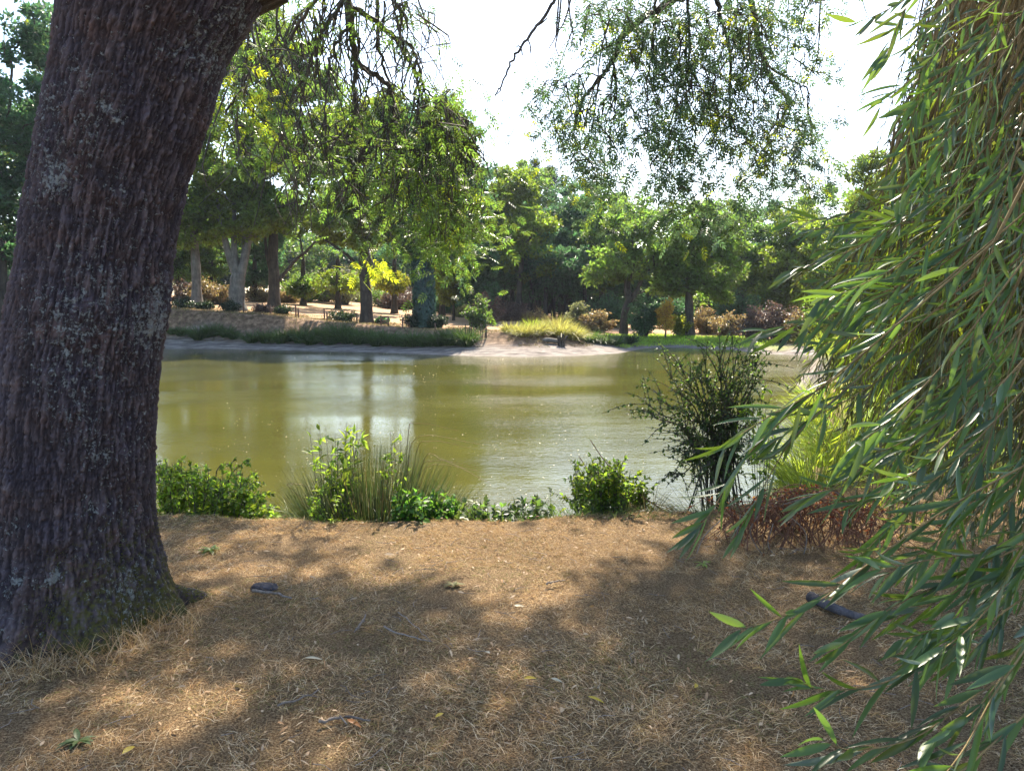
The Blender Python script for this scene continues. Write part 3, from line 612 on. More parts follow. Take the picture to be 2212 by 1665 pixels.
# hedge line and scrub at the back of the field
sc_ = [(440, 56, 1.6, 1.7, 'bracken', 'rusty golden bush beside the pale trunk'), (475, 57, 1.5, 1.4, 'bracken', 'brown bracken bush left of the forked tree'), (400, 56, 1.3, 1.5, 'purple', 'purple brown scrub behind the pale trunk'),
       (560, 66, 1.8, 1.0, 'bracken', 'straw coloured bracken bank behind the forked tree'), (610, 66, 1.8, .9, 'bracken', 'rusty bracken patch behind the dark trunk'), (660, 70, 2.6, 2.3, 'oak', 'round green bush at the back of the field'),
       (700, 72, 2.8, 2.6, 'pale_shrub', 'pale grey green shrub at the back of the field'), (745, 70, 2.4, 3.0, 'pale_shrub', 'tall feathery pale shrub left of the slender trunk'), (700, 76, 2.2, .6, 'bracken', 'low rusty bracken strip edging the field'),
       (760, 77, 2.4, 1.0, 'pale_shrub', 'silvery bramble bank left of the slender trunk'), (830, 72, 2.4, 2.2, 'oak', 'green bush behind the slender trunk'), (858, 70, 2.0, 1.6, 'purple', 'purple brown bush between the two tree trunks'),
       (885, 72, 1.8, 1.8, 'purple', 'dusky round scrub just left of the ivy clad trunk'), (960, 68, 2.2, 1.3, 'oak_dark', 'dark bramble bank right of the ivy clad trunk'), (1010, 62, 1.8, .6, 'pale_shrub', 'low bramble strip under the young trees'),
       (1060, 50, 1.2, 1.7, 'purple', 'pinkish brown bush at the right end of the field'), (1036, 43.2, .95, 1.5, 'elder', 'open leafed bush beside the wattle fence'), (1100, 56, 1.8, 1.2, 'purple', 'brown scrub under the wood edge'),
       (1160, 52, 1.3, .9, 'bracken', 'bracken patch behind the yellow sedge'), (1250, 50, 1.2, 1.6, 'pale_shrub', 'pale brown shrub right of the yellow sedge'), (1290, 49, 1.4, 1.1, 'bracken', 'bracken clump left of the Y shaped trunk'),
       (1392, 46.6, 1.35, 2.1, 'oak_dark', 'rounded dark holly bush beside the golden sapling'), (1465, 47.5, .9, 1.2, 'yellowgreen', 'yellow green shrub left of the straight trunk'), (1530, 50, 1.5, 1.4, 'bracken', 'rusty bracken right of the straight trunk'),
       (1580, 48, 1.5, 1.1, 'bracken', 'brown bracken above the green lawn'), (1640, 44, 1.6, 1.5, 'purple', 'purple brown shrub on the right bank'), (1690, 42, 1.5, 1.9, 'purple', 'dusky tall shrub overhanging the right bank'),
       (1735, 41, 1.4, 1.7, 'bracken', 'rusty shrub at the right end of the water'), (1790, 40, 1.8, 2.3, 'oak', 'green shrub behind the willow tips'), (1600, 56, 2.4, 2.4, 'oak_dark', 'dark undergrowth bush under the open oak'),
       (1450, 56, 2.2, 2.2, 'oak_dark', 'dark undergrowth bush behind the golden sapling'), (1320, 56, 2.2, 2.0, 'oak_dark', 'dark undergrowth bush behind the Y shaped trunk'), (20, 48, 1.6, 1.3, 'oak', 'bush at the far left beside the dark tree'),
       (1010, 82, 4.5, 3.2, 'hedge', 'dark thicket closing the wood at its left end'), (1100, 80, 4.2, 3.0, 'hedge', 'dark thicket behind the first slim trunks'), (1180, 82, 4.2, 3.4, 'oak_dark', 'thicket behind the slim trunks under the pines'),
       (1260, 80, 4.2, 3.0, 'hedge', 'dark thicket behind the golden tussocks'), (1340, 82, 4.2, 3.2, 'oak_dark', 'thicket behind the Y shaped trunk'), (1420, 80, 4.2, 3.0, 'hedge', 'dark thicket behind the golden sapling'), (1500, 82, 4.4, 3.4, 'oak_dark', 'thicket behind the straight trunk'),
       (1590, 80, 4.4, 3.2, 'hedge', 'dark thicket under the open crowned oak'), (1680, 80, 4.4, 3.4, 'oak_dark', 'thicket behind the right bank shrubs'), (1780, 80, 4.6, 3.4, 'hedge', 'dark thicket behind the willow tips'), (1900, 80, 5, 3.6, 'oak_dark', 'thicket far behind the willow')]
for px, Y, rx, rz, mt, lb in sc_:
    big = rx > 1.6; mound('shrub', lb, 'shrub', gpos(px, Y), rx, rx*.8, rz, mt, int(2600*min(rx, 2.2)), .16 if rx < 3 else .34, .10 if rx < 3 else .22, 'shrubs behind the pond')
# golden sapling
b = gpos(1437, 46); make_tree('golden_sapling', 'small golden orange sapling on the far right bank', 'tree', b, [(0, 0, 0), (.03, 0, .7), (0, 0, 1.5)], .05, .03,
    [(b[0], b[1], b[2]+1.25, .5, .5, .85, 11), (b[0]+.1, b[1], b[2]+2.0, .25, .3, .35, 4), (b[0]-.4, b[1], b[2]+1.75, .35, .35, .3, 4)], M['golden'], M['bark_far'], per=100, crad=(.25, .5), L=.13, W=.07)

# ------------------------------------------------------------------ sedges on the far bank
def tussock(name, base, rad, hgt, n, mat, wd=.03, bend=.5, segs=4, lean=(0, 0), spread=.55):
    mb = MB(); a = rs.uniform(0, 6.28, n); r = rs.rand(n)**.6*rad*.35
    P = np.stack([np.cos(a)*r, np.sin(a)*r, np.full(n, -.04)], -1); sp = rs.rand(n)*spread
    D = np.stack([np.cos(a)*sp+lean[0], np.sin(a)*sp+lean[1], np.ones(n)], -1); Ln = hgt*rs.uniform(.6, 1.15, n)
    blades(mb, P, D, Ln, wd, bend*rs.uniform(.3, 1.3, n), segs); o = mb.build(name, M[mat]); o.location = base; return o
protoS = [tussock('sedge_tussock', (0, 0, 0), .8, 1.25, 500, 'sedge_dark', .035, .55, spread=.8), tussock('sedge_tussock', (0, 0, 0), .7, 1.0, 420, 'sedge_dark', .035, .6, spread=.9)]
xs = [372, 392, 430, 447, 462, 490, 505, 545, 575, 590, 608, 628, 650, 672, 693, 712, 735, 752, 775, 795, 815, 835, 856, 876, 893, 915, 930, 950, 972, 990, 1008]
for i, px in enumerate(xs):
    p = protoS[i % 2]
    if i > 1: p = p.copy(); col.objects.link(p)
    X0 = (px-1106)/FPX*43; Yc = np.interp(px, [360, 550, 700, 850, 1010], [44.6, 43.6, 42.3, 40.5, 38.6]) + rs.uniform(-.3, .5)
    p.location = gpos(px, Yc); p.rotation_euler = (0, 0, rs.rand()*6.28); s = rs.uniform(.7, 1.35) if px > 590 else rs.uniform(.5, 1.1); p.scale = (s, s, s)
    tag(p, ORD[i]+' dark green sedge tussock from the left in the row along the far bank', 'sedge', 'sedge tussocks along the far bank')
for i, (px, Y, s, mt, lb) in enumerate([(1105, 40.3, .62, 'sedge_yellow', 'small straw coloured tussock at the left of the yellow clump'), (1130, 39.4, .7, 'sedge_yellow', 'rusty fringed tussock near the shore tip'),
      (1160, 40.0, .8, 'sedge_yellow', 'yellow tussock left of the pale log'), (1185, 41.4, .85, 'sedge_yellow', 'yellow tussock behind the pale log'), (1212, 40.4, 1.0, 'sedge_yellow', 'tall golden tussock right of the pale log'),
      (1238, 40.6, .95, 'sedge_yellow', 'golden tussock at the right of the yellow clump'), (1200, 43.5, 1.1, 'sedge_yellow', 'high pale tussock at the back of the yellow clump'), (1150, 42.5, .8, 'sedge_bright', 'lime tinted tussock at the back left of the clump'),
      (1275, 41.4, .75, 'sedge_dark', 'dark grey green tussock beside the golden ones'), (1300, 41.6, .7, 'sedge_dark', 'dark tussock in the middle of the shade'), (1325, 42.0, .65, 'sedge_dark', 'dark tussock near the Y shaped trunk'),
      (1355, 43.4, .7, 'hedge', 'nearly black tussock at the edge of the green lawn')]):
    o = tussock('sedge_tussock', gpos(px, Y), .9, 1.35*s, 650, mt, .035, .6, spread=1.0); tag(o, lb, 'sedge', 'tussocks by the sandy point')
# bright green lawn by the right bank
n = 9000; X = rs.uniform(5.6, 14.6, n); Y = rs.uniform(41.5, 49, n); sd = lake_sd(X, Y); k = (sd > .6) & (sd < 4.6); P = np.stack([X, Y, height(X, Y)-.01], -1)[k]
mb = MB(); blades(mb, P, rdir(len(P), 1.8), rs.uniform(.10, .28, len(P)), .03, .4, 2); tag(mb.build('lawn_grass', M['lawn']), 'bright green grass growing on the far right bank', 'grass', kind='stuff')
# dry grass on the far bank between trees
n = 30000; X = rs.uniform(-26, 5, n); Y = rs.uniform(38, 52, n); sd = lake_sd(X, Y); k = (sd > 1.7) & (sd < 8.5) & (fbm(X*.9, Y*.9, 0, 3, 29) > .45); P = np.stack([X, Y, height(X, Y)-.01], -1)[k]
mb = MB(); blades(mb, P, rdir(len(P), 1.2), rs.uniform(.12, .34, len(P)), .03, .5, 2); tag(mb.build('bank_grass', M['bank_dry']), 'dry tufty grass on the far bank under the trees', 'grass', kind='stuff')

# ------------------------------------------------------------------ posts, gate, wattle, log
def rod(mb, a, b, w0, sides=6): tube(mb, np.linspace(a, b, 4), w0*np.array([1, .97, .99, .95]), sides)
def post(px, py_top, Y, lb, th=.05, lean=0.0, name='fence_post'):
    b = gpos(px, Y); h = Z(py_top, Y)-b[2]; mb = MB(); rod(mb, (0, 0, -.2), (lean, 0, h), th)
    o = mb.build(name, M['wood']); o.location = b; tag(o, lb, 'post', 'wooden posts on the far bank'); return o
for a in ((1101.0, 0),): pass
PX = lambda z: 322.6+z*.3333                                  # zoom column to photo column
post(PX(612), 655, 47.5, 'dark wooden post beside the forked tree'); post(PX(785), 660, 47.2, 'post just left of the dark trunk')
post(PX(950), 658, 46.8, 'taller post of the left pair in the field'); post(PX(967), 666, 46.0, 'shorter post of the left pair in the field')
post(PX(1135), 666, 46.2, 'taller post of the pair by the clipped bush'); post(PX(1152), 674, 45.4, 'shorter post of the pair by the clipped bush')
post(PX(1346), 676, 46.0, 'post between the clipped bush and slender trunk'); post(PX(1853), 698, 42.3, 'post right of the ivy clad trunk')
# gate like frame with cross braces
b = gpos(PX(1526), 44.6); s = 44.6/FPX; o = thing('wooden_gate', b, 'small wooden gate frame with crossed braces on the far bank', 'gate'); g = Z(681, 44.6)-b[2]; hw = 8*s
for sx in (-1, 1):
    mb = MB(); rod(mb, (sx*hw, 0, -.2), (sx*hw, 0, g if sx < 0 else g-.06), .045); mb.build('gate_post', M['wood'], o)
mb = MB(); rod(mb, (-hw, 0, g-.12), (hw, 0, g-.10), .04); mb.build('rail', M['wood'], o)
for q in (((-hw*2.5, .03, .0), (hw, .03, g-.2)), ((-hw, -.04, g-.15), (hw, -.04, .05))):
    mb = MB(); rod(mb, *q, .035); mb.build('brace', M['wood'], o)
for px, Y, sgn, top, lb in ((PX(1640), 43.5, 1, 687, 'post with a slanting strut left of the ivy clad tree'), (PX(2078), 41.6, -1, 706, 'post with a slanting strut at the end of the sedges')):
    b = gpos(px, Y); g = Z(top, Y)-b[2]; o = thing('braced_post', b, lb, 'post', 'wooden posts on the far bank')
    mb = MB(); rod(mb, (0, 0, -.2), (.02*sgn, 0, g), .045); mb.build('upright', M['wood'], o)
    mb = MB(); rod(mb, (.03*sgn, .04, g*.85), (.42*sgn, .04, .1), .035); mb.build('strut', M['wood'], o)
b = gpos(1028, 39.4); o = thing('wattle_fence', b, 'short dark paling fence at the water edge, end of the sedges', 'fence')
for k in range(11):
    mb = MB(); rod(mb, (-.55+k*.11, rs.normal()*.05, -.4), (-.55+k*.11+rs.normal()*.03, rs.normal()*.05, .75+rs.normal()*.12), .028, 5); mb.build('paling', M['bark_far'], o)
b = gpos(1192, 38.9); mb = MB(); P = spline([(-.45, 0, .20), (0, .05, .17), (.35, .1, .10)], 9); tube(mb, P, .12*np.array([.6, .9, 1, 1.05, 1, .95, 1, .9, .7]), 10); o = mb.build('fallen_log', M['bark_pale']); o.location = b; tag(o, 'pale weathered log lying against the yellow sedge', 'log')
b = gpos(1213, 38.7); o = thing('tree_stump', b, 'dark broken stump on the shore beside the pale log', 'stump'); mb = MB()
for k in range(9):
    a = k*.7; tube(mb, spline([(math.cos(a)*.1, math.sin(a)*.1, -.1), (math.cos(a)*.16, math.sin(a)*.1, .25), (math.cos(a)*.26+.05, math.sin(a)*.15, .5+rs.rand()*.15)], 5), np.linspace(.07, .02, 5), 6)
mb.build('wood', M['bark_far'], o)

# ------------------------------------------------------------------ floating bits on the pond
n = 1300; PXs = rs.uniform(340, 1760, n); PYs = 762+rs.rand(n)**1.5*330; P = []
for x, y in zip(PXs, PYs):
    d = ray(x, y); t = -EYE[2]/d[2]; p = EYE+d*t
    P.append(p)
P = np.array(P); dens = fbm(P[:, 0]*.3, P[:, 1]*.22, 0, 3, 21); k = (lake_sd(P[:, 0], P[:, 1]) < -.15) & (dens > .49); P = P[k]; P[:, 2] = .006
a = rs.uniform(0, 6.28, len(P)); D = np.stack([np.cos(a), np.sin(a), 0*a], -1); mb = MB()
sz = np.clip(P[:, 1]/25, .35, 1.2)*rs.uniform(.4, 1.3, len(P))*.042
leaves(mb, P, D, np.tile([0, 0, 1.], (len(P), 1))+rs.normal(size=(len(P), 3))*.05, sz*1.3, sz, T_rhomb()); tag(mb.build('floating_leaves', M['speck'], smooth=False), 'tiny pale leaves and petals floating on the pond', 'floating leaves', kind='stuff')

# ------------------------------------------------------------------ near lawn
def gnear(px, py):
    d = ray(px, py); t = 1.0
    for _ in range(6):
        p = EYE+d*t; t += (p[2]-H(p[0], p[1]))/(-d[2])
    return EYE+d*t
def blade_field(n, x0, x1, y0, y1, Lr, W, up, seed, mat, name, lb, mask=None):
    X = rs.uniform(x0, x1, n); Y = y0+(y1-y0)*rs.rand(n)
    sd = lake_sd(X, Y); k = sd > .12
    if mask is not None: k &= mask(X, Y)
    X, Y = X[k], Y[k]; P = np.stack([X, Y, height(X, Y)-.004], -1); m = len(P)
    f = fbm(X*1.7, Y*1.7, 0, 3, seed); flow = fbm(X*.9, Y*.9, 0, 2, seed+9)*12.0
    a = flow+rs.normal(size=m)*1.5; D = np.stack([np.cos(a), np.sin(a), up*rs.uniform(.1, 1.4, m)], -1)
    mb = MB(); blades(mb, P, D, rs.uniform(*Lr, m)*(.6+f), W*rs.uniform(.6, 1.5, m), rs.uniform(.1, .8, m), 3)
    o = mb.build(name, M[mat]); tag(o, lb, 'grass', kind='stuff'); return o
blade_field(560000, -5.2, 5.0, 1.7, 6.2, (.018, .070), .0016, .85, 31, 'grass_dry', 'dry_grass', 'short parched straw coloured grass covering the near bank', mask=lambda X, Y: fbm(X*2.6, Y*2.6, 0, 3, 57) > .36)
M['grass_green'] = leafmat('half_green_blades', [(.09, .10, .03), (.16, .15, .05), (.26, .21, .08)], (.28, .28, .07), .3, .6, .25)
blade_field(120000, -5.2, 5.0, 1.7, 6.0, (.018, .06), .0018, .9, 41, 'grass_green', 'greener_grass', 'faint greenish patches in the parched near grass', mask=lambda X, Y: fbm(X*1.3, Y*1.3, 0, 3, 51) > .51)
# litter
n = 3600; X = rs.uniform(-5, 5, n); Y = rs.uniform(1.8, 5.8, n); k = lake_sd(X, Y) > .15; X, Y = X[k], Y[k]; P = np.stack([X, Y, height(X, Y)+.012+rs.rand(len(X))*.02], -1); a = rs.uniform(0, 6.28, len(X))
mb = MB(); leaves(mb, P, np.stack([np.cos(a), np.sin(a), rs.normal(size=len(X))*.25], -1), np.tile([0, 0, 1.], (len(X), 1))+rs.normal(size=(len(X), 3))*.35, rs.uniform(.012, .045, len(X)), rs.uniform(.004, .012, len(X)), T_lance(.15)); tag(mb.build('leaf_litter', M['litter']), 'small dead leaves and crumbs scattered in the near grass', 'leaf litter', kind='stuff')
n = 700; X = rs.uniform(-5, 5, n); Y = rs.uniform(1.8, 5.7, n); mb = MB()
for i in range(n):
    a = rs.rand()*6.28; l = rs.uniform(.03, .12); z = H(X[i], Y[i])+.02; d = np.array([math.cos(a), math.sin(a), rs.normal()*.1])*l; p = np.array([X[i], Y[i], z])
    tube(mb, np.array([p-d*.5, p+rs.normal(size=3)*.12*l*[1, 1, .3], p+d*.5]), .0016, 4, False)
tag(mb.build('twig_litter', M['stick']), 'short broken twigs strewn through the near grass', 'twigs', kind='stuff')
def fallen(px, py, L, W, ang, mat, lb, name='fallen_leaf'):
    p = gnear(px, py); mb = MB(); leaves(mb, [(0, 0, 0)], [(math.cos(ang), math.sin(ang), .12)], [(.35, -.4, 1)], L*.8, W*.62, T_lance(.2)); o = mb.build(name, M[mat]); o.location = p+[0, 0, .03]; tag(o, lb, 'leaf', 'larger fallen leaves on the near grass')
fallen(265, 1645, .085, .03, 1.3, 'yleaf', 'yellow leaf standing up at the bottom left'); fallen(1132, 1480, .07, .022, .3, 'yleaf', 'yellow leaf beside the pale leaf in the middle')
fallen(1058, 1425, .06, .028, 2.2, 'paleleaf', 'pale silvery leaf near the centre of the grass'); fallen(750, 1570, .08, .03, -.5, 'orleaf', 'orange leaf under the bent stick')
fallen(660, 1435, .09, .02, .1, 'paleleaf', 'long pale leaf right of the big trunk'); fallen(940, 1565, .07, .02, .9, 'yleaf', 'narrow yellow leaf at the lower middle'); fallen(1270, 1520, .08, .022, -.4, 'yleaf', 'yellow leaf at the lower right of the centre')
fallen(830, 1208, .09, .035, .4, 'litter', 'curled brown leaf in the middle of the sunlit strip'); fallen(1500, 1500, .07, .025, 1.0, 'yleaf', 'yellow leaf near the lowest willow sprays'); fallen(1110, 1320, .07, .024, .2, 'paleleaf', 'pale narrow leaf at the start of the shade')
fallen(1190, 1480, .06, .022, -.3, 'paleleaf', 'buff leaf right of the two small yellow leaves'); fallen(570, 1200, .05, .02, .3, 'litter', 'brown leaf at the left of the sunlit strip'); fallen(1210, 1555, .08, .03, 1.2, 'litter', 'brown curled leaf in a lower sun fleck')
def stick(pts, r, lb, forks=()):
    P = [gnear(x, y)+[0, 0, .025] for x, y in pts]; b = P[0].copy(); mb = MB(); Q = spline(np.array(P)-b, 10); Q[:, 2] += rs.normal(size=10)*.004; tube(mb, Q, r*np.linspace(1, .5, 10), 6)
    for f in forks: F = [gnear(x, y)+[0, 0, .03]-b for x, y in f]; tube(mb, spline(F, 6), r*np.linspace(.7, .3, 6), 5)
    o = mb.build('stick', M['stick']); o.location = b; tag(o, lb, 'stick', 'dead sticks lying on the near grass')
stick([(690, 1572), (740, 1560), (800, 1568)], .007, 'bent grey stick lying at the lower left middle', [[(735, 1562), (750, 1580)]]); stick([(770, 1370), (785, 1350), (790, 1335)], .007, 'short forked stick in the sun fleck', [[(785, 1350), (765, 1378)]])
stick([(830, 1365), (880, 1385), (930, 1395)], .005, 'thin straight stick right of the forked stick'); stick([(600, 1540), (650, 1520), (690, 1500)], .005, 'thin stick left of the bent stick')
stick([(860, 1330), (900, 1365), (935, 1400)], .003, 'very thin straw like stalk crossing the shade'); stick([(1180, 1270), (1220, 1262)], .006, 'short pale stick right of the sunlit strip')
# dark stone and exposed root
def rock(name, p, sx, sy, sz, mat, lb, cat):
    mb = MB(); u = np.linspace(0, np.pi, 14); v = np.linspace(0, 2*np.pi, 22, endpoint=False); U, V_ = np.meshgrid(u, v, indexing='ij')
    d = np.stack([np.sin(U)*np.cos(V_), np.sin(U)*np.sin(V_), np.cos(U)], -1); r = .75+.5*fbm(d[..., 0]*2+3, d[..., 1]*2+5, d[..., 2]*2+1, 4, 8)
    Vv = (d*r[..., None]*[sx, sy, sz]).reshape(-1, 3); k = np.arange(13)[:, None]*22; j = np.arange(22)[None]; q = np.stack([k+j, k+22+j, k+22+(j+1) % 22, k+(j+1) % 22], -1).reshape(-1, 4)
    mb.add(Vv, q); o = mb.build(name, M[mat]); o.location = p; tag(o, lb, cat); return o
p = gnear(572, 1272); rock('dark_stone', p+[0, 0, .006], .075, .045, .032, 'stone', 'dark knobbly stone in the grass right of the big trunk', 'stone')
stick([(545, 1285), (590, 1290), (630, 1300)], .010, 'stubby bark covered stick beside the dark stone')
b0 = gnear(1765, 1312); mb = MB(); P = spline([gnear(x, y)+[0, 0, .03]-b0 for x, y in ((1750, 1300), (1790, 1320), (1835, 1338), (1880, 1350))], 14); tube(mb, P, .024*(1+.3*rs.rand(14))*np.linspace(1, .6, 14), 10); o = mb.build('exposed_root', M['stone']); o.location = b0; tag(o, 'dark gnarled root or branch lying under the willow', 'root')
# small green weed
def weed(px, py, n, L, mat, lb, nm='weed'):
    p = gnear(px, py); mb = MB(); a = rs.uniform(0, 6.28, n); leaves(mb, np.zeros((n, 3))+[0, 0, .01], np.stack([np.cos(a), np.sin(a), rs.uniform(.1, .7, n)], -1), np.tile([0, 0, 1.], (n, 1)), L*rs.uniform(.6, 1.2, n), L*.3, T_lance(.2)); o = mb.build(nm, M[mat]); o.location = p; tag(o, lb, 'weed', 'weeds in the near grass')
weed(455, 1192, 26, .07, 'bush', 'small green weed in the sunlit strip right of the big trunk'); weed(170, 1605, 16, .06, 'sedge_dark', 'dark green weed by the foot of the big trunk'); weed(1520, 1222, 10, .06, 'bush_bright', 'tiny bright green weed near the bramble heap'); weed(980, 1268, 12, .06, 'grass_green', 'little tuft at the edge of the shade')

# ------------------------------------------------------------------ the big ash tree
TY = 3.74
edge = [(-40, 175, 650), (0, 143, 577), (83, 131, 530), (133, 123, 500), (200, 108, 480), (300, 86, 450), (393, 66, 417), (467, 50, 400), (576, 34, 382), (676, 8, 378), (760, -8, 361), (825, -16, 354), (936, -28, 346), (1047, -40, 341), (1158, -54, 345), (1230, -66, 356), (1300, -82, 372), (1380, -110, 400)]
zz = []; cxs = []; rr = []
for py, xl, xr in edge:
    a, c = at(xl, py, TY), at(xr, py, TY); k = 1/math.sqrt(1+0)
    al, ar = math.atan(a[0]/TY), math.atan(c[0]/TY); am, dl = (al+ar)/2, (ar-al)/2
    zz.append((a[2]+c[2])/2); cxs.append(TY*math.tan(am)); rr.append(TY/math.cos(am)*math.sin(dl)-.008)
zz = np.array(zz)[::-1]; cxs = np.array(cxs)[::-1]; rr = np.array(rr)[::-1]
zz = np.concatenate([[zz[0]-.35], zz, [zz[-1]+.5, zz[-1]+1.0]]); cxs = np.concatenate([[cxs[0]], cxs, [cxs[-1]+.16, cxs[-1]+.4]]); rr = np.concatenate([[rr[0]*1.12], rr, [rr[-1]*.98, rr[-1]*.8]])
TB = np.array([cxs[1], TY, H(cxs[1], TY)])
ash = thing('ash_tree', TB, 'massive ash tree with lichen covered trunk and drooping branches over the pond', 'tree')
nth, nzv = 560, 1050
zg = np.linspace(zz[0], zz[-1], nzv); th = np.linspace(0, 2*np.pi, nth, endpoint=False); ZG, TH = np.meshgrid(zg, th, indexing='ij')
cg = np.interp(ZG, zz, cxs); rg = np.interp(ZG, zz, rr); yc = TY+(ZG-1)*-.02
dx, dy = np.cos(TH), np.sin(TH)
ux, uy = dx*.42, dy*.42
# bark relief: wavy vertical ridges broken into plates
wx = fbm(ux*5+ZG*.4, uy*5, ZG*2.2, 3, 61)*.5
r1_ = np.abs(fbm((ux+wx*.07)*40, (uy+wx*.07)*40, ZG*8.5, 3, 62)*2-1)
r2_ = np.abs(fbm(ux*85, uy*85, ZG*38, 3, 63)*2-1)
ridge = np.clip(r1_*2.0, 0, 1)*.54+np.clip(r2_*1.8, 0, 1)*.46
big_ = fbm(ux*3.5, uy*3.5, ZG*.9, 3, 64)-.5
base_f = np.exp(-(ZG-1.0)*3.2)*(ZG > .9)+(ZG <= .9)*1.0
flute = np.sin(TH*7+1.0)*.5+.5
rad = rg*(1+big_*.06+(fbm(ux*9, uy*9, ZG*5, 2, 66)-.5)*.035)+ridge*.026-.015+base_f*flute*.09
V = np.stack([cg+dx*rad, yc+dy*rad, ZG], -1)
k = np.arange(nzv-1)[:, None]*nth; j = np.arange(nth)[None]; j2 = (j+1) % nth; mb = MB(); mb.add(V.reshape(-1, 3), np.stack([k+j, k+j2, k+nth+j2, k+nth+j], -1).reshape(-1, 4))
tro = mb.build('trunk', M['bigbark'], ash, origin=TB)
pxx = 1106+FPX*(V[..., 0])/(V[..., 1]*CT-(V[..., 2]-2.6)*ST); pyy = 832.5-FPX*(V[..., 1]*ST+(V[..., 2]-2.6)*CT)/(V[..., 1]*CT-(V[..., 2]-2.6)*ST)
front = (dy < .2)
lich = (fbm(V[..., 0]*2.2, V[..., 1]*2.2, V[..., 2]*1.6, 3, 71)-.5)*.36+.055*sst(1.4, 2.8, ZG)-.02
for sx, sy, sr, sa in ((75, 1235, 14, .45), (105, 1240, 10, .3), (138, 1235, 16, .5), (190, 1100, 30, .22), (190, 985, 26, .2), (300, 990, 22, .2), (20, 1120, 22, .2), (60, 1130, 22, .2), (300, 720, 40, .12), (330, 640, 40, .12), (330, 430, 60, .1), (150, 410, 40, .1), (450, 110, 50, .12), (140, 370, 30, .15), (250, 240, 14, .3), (270, 265, 12, .3), (330, 280, 8, .3), (130, 400, 16, .2), (60, 1000, 20, .15)):
    P0 = at(sx, sy, TY-.3); d2 = (V[..., 0]-P0[0])**2+(V[..., 2]-P0[2])**2; s2 = (sr/FPX*3.4)**2; lich = lich+front*sa*.42*np.exp(-d2/s2)
mossy = .50*np.exp(-np.clip(ZG-1.0, 0, 9)*1.1)*(.55+.6*sst(-.4, .8, dx))-.04
for nm, arr in (('ridge', ridge), ('lichen', lich), ('mossy', mossy)):
    a_ = tro.data.attributes.new(nm, 'FLOAT', 'POINT'); a_.data.foreach_set('value', np.ascontiguousarray(arr.ravel(), np.float32))
# root buttress on the right, moss on it
mb = MB(); rb = gnear(395, 1290)-TB; P = spline([(rb[0]-.24, .06, .42), (rb[0]-.15, .04, .22), (rb[0]-.03, rb[1]*.5, .07), (rb[0]+.10, rb[1], -.02), (rb[0]+.2, rb[1]-.03, -.10)], 16); tube(mb, P, np.linspace(.10, .04, 16)*(1+.1*rs.rand(16)), 14); ro = mb.build('root', M['bigbark'], ash)
for nm, vv in (('ridge', .35), ('mossy', .35)):
    a_ = ro.data.attributes.new(nm, 'FLOAT', 'POINT'); a_.data.foreach_set('value', np.full(len(ro.data.vertices), vv, np.float32))
mm = MB(); n = 5200; i = rs.randint(0, 16, n); a = rs.uniform(0, 6.28, n); rad_ = np.linspace(.10, .04, 16)[i]; d = np.stack([np.cos(a)*.7, -np.abs(np.sin(a)), np.sin(a+1)], -1); d = nrm(d); Q = P[i]+d*rad_[:, None]+rs.normal(size=(n, 3))*.012
blades(mm, Q, d+rdir(n)*.6, rs.uniform(.008, .022, n), .004, .2, 1)
n = 5000; th_ = rs.uniform(-1.5, .45, n); z_ = 1.0+rs.rand(n)**2.2*.55; r_ = np.interp(z_, zz, rr)*.99; c_ = np.interp(z_, zz, cxs)
Q = np.stack([c_+np.cos(th_)*r_, TY+np.sin(th_)*r_, z_], -1)-TB; d = np.stack([np.cos(th_), np.sin(th_), 0*th_], -1); keep = (fbm(Q[:, 0]*9, Q[:, 1]*9, Q[:, 2]*7, 2, 77) > .5); Q, d = Q[keep], d[keep]; n = len(Q)
blades(mm, Q, d+rdir(n)*.6, rs.uniform(.008, .024, n), .004, .2, 1); mm.build('moss', M['moss'], ash)
# taller dry grass round the trunk foot
n = 1800; a = rs.uniform(-2.9, -.1, n); r_ = rs.uniform(.42, .72, n); P = np.stack([TB[0]+np.cos(a)*r_, TY+np.sin(a)*r_, np.zeros(n)], -1); P[:, 2] = height(P[:, 0], P[:, 1])
mb = MB(); blades(mb, P, rdir(n, 1.6), rs.uniform(.05, .22, n), .0022, rs.uniform(.1, .8, n), 4); tag(mb.build('foot_grass', M['grass_dry']), 'longer dry stalks growing round the foot of the big trunk', 'grass', kind='stuff')

# limbs above the frame, from the trunk top to the hanging boughs
top = np.array([cxs[-1], TY, zz[-1]])
def limb(pts, r0, r1, name='limb', n=24, sides=12):
    P = spline(pts, n); mb = MB(); r = np.linspace(r0, r1, n)*(1+.04*np.sin(np.arange(n))); tube(mb, P-TB, r, sides); return mb.build(name, M['twig'], ash), P
low = [top-[0.1, 0, .75]]
limbs = []
limbs.append(limb([top-[.12, 0, .6], top+[.1, .4, .6], (-.9, 5.6, 6.8), (-1.2, 7.6, 8.0), (-1.8, 9.6, 8.0)], .30, .10)[1])
limbs.append(limb([top-[.1, 0, .6], top+[.5, .3, .9], (-.3, 5.6, 7.4), (1.0, 8.2, 8.4), (3.0, 10.4, 8.4)], .17, .06)[1])
limbs.append(limb([top-[.2, 0, .6], top+[-.6, -.2, 1.2], (-3.6, 3.2, 7.0), (-4.8, 3.4, 8.2)], .30, .12)[1])
limbs.append(limb([top-[.1, 0, .6], top+[.1, -.1, 1.6], (-1.2, 4.2, 8.4), (-.8, 5.5, 10.0), (0.4, 8, 10.4)], .26, .08)[1])
PINN = T_pinnate(4); PINN5 = T_pinnate(5, .085, .30)
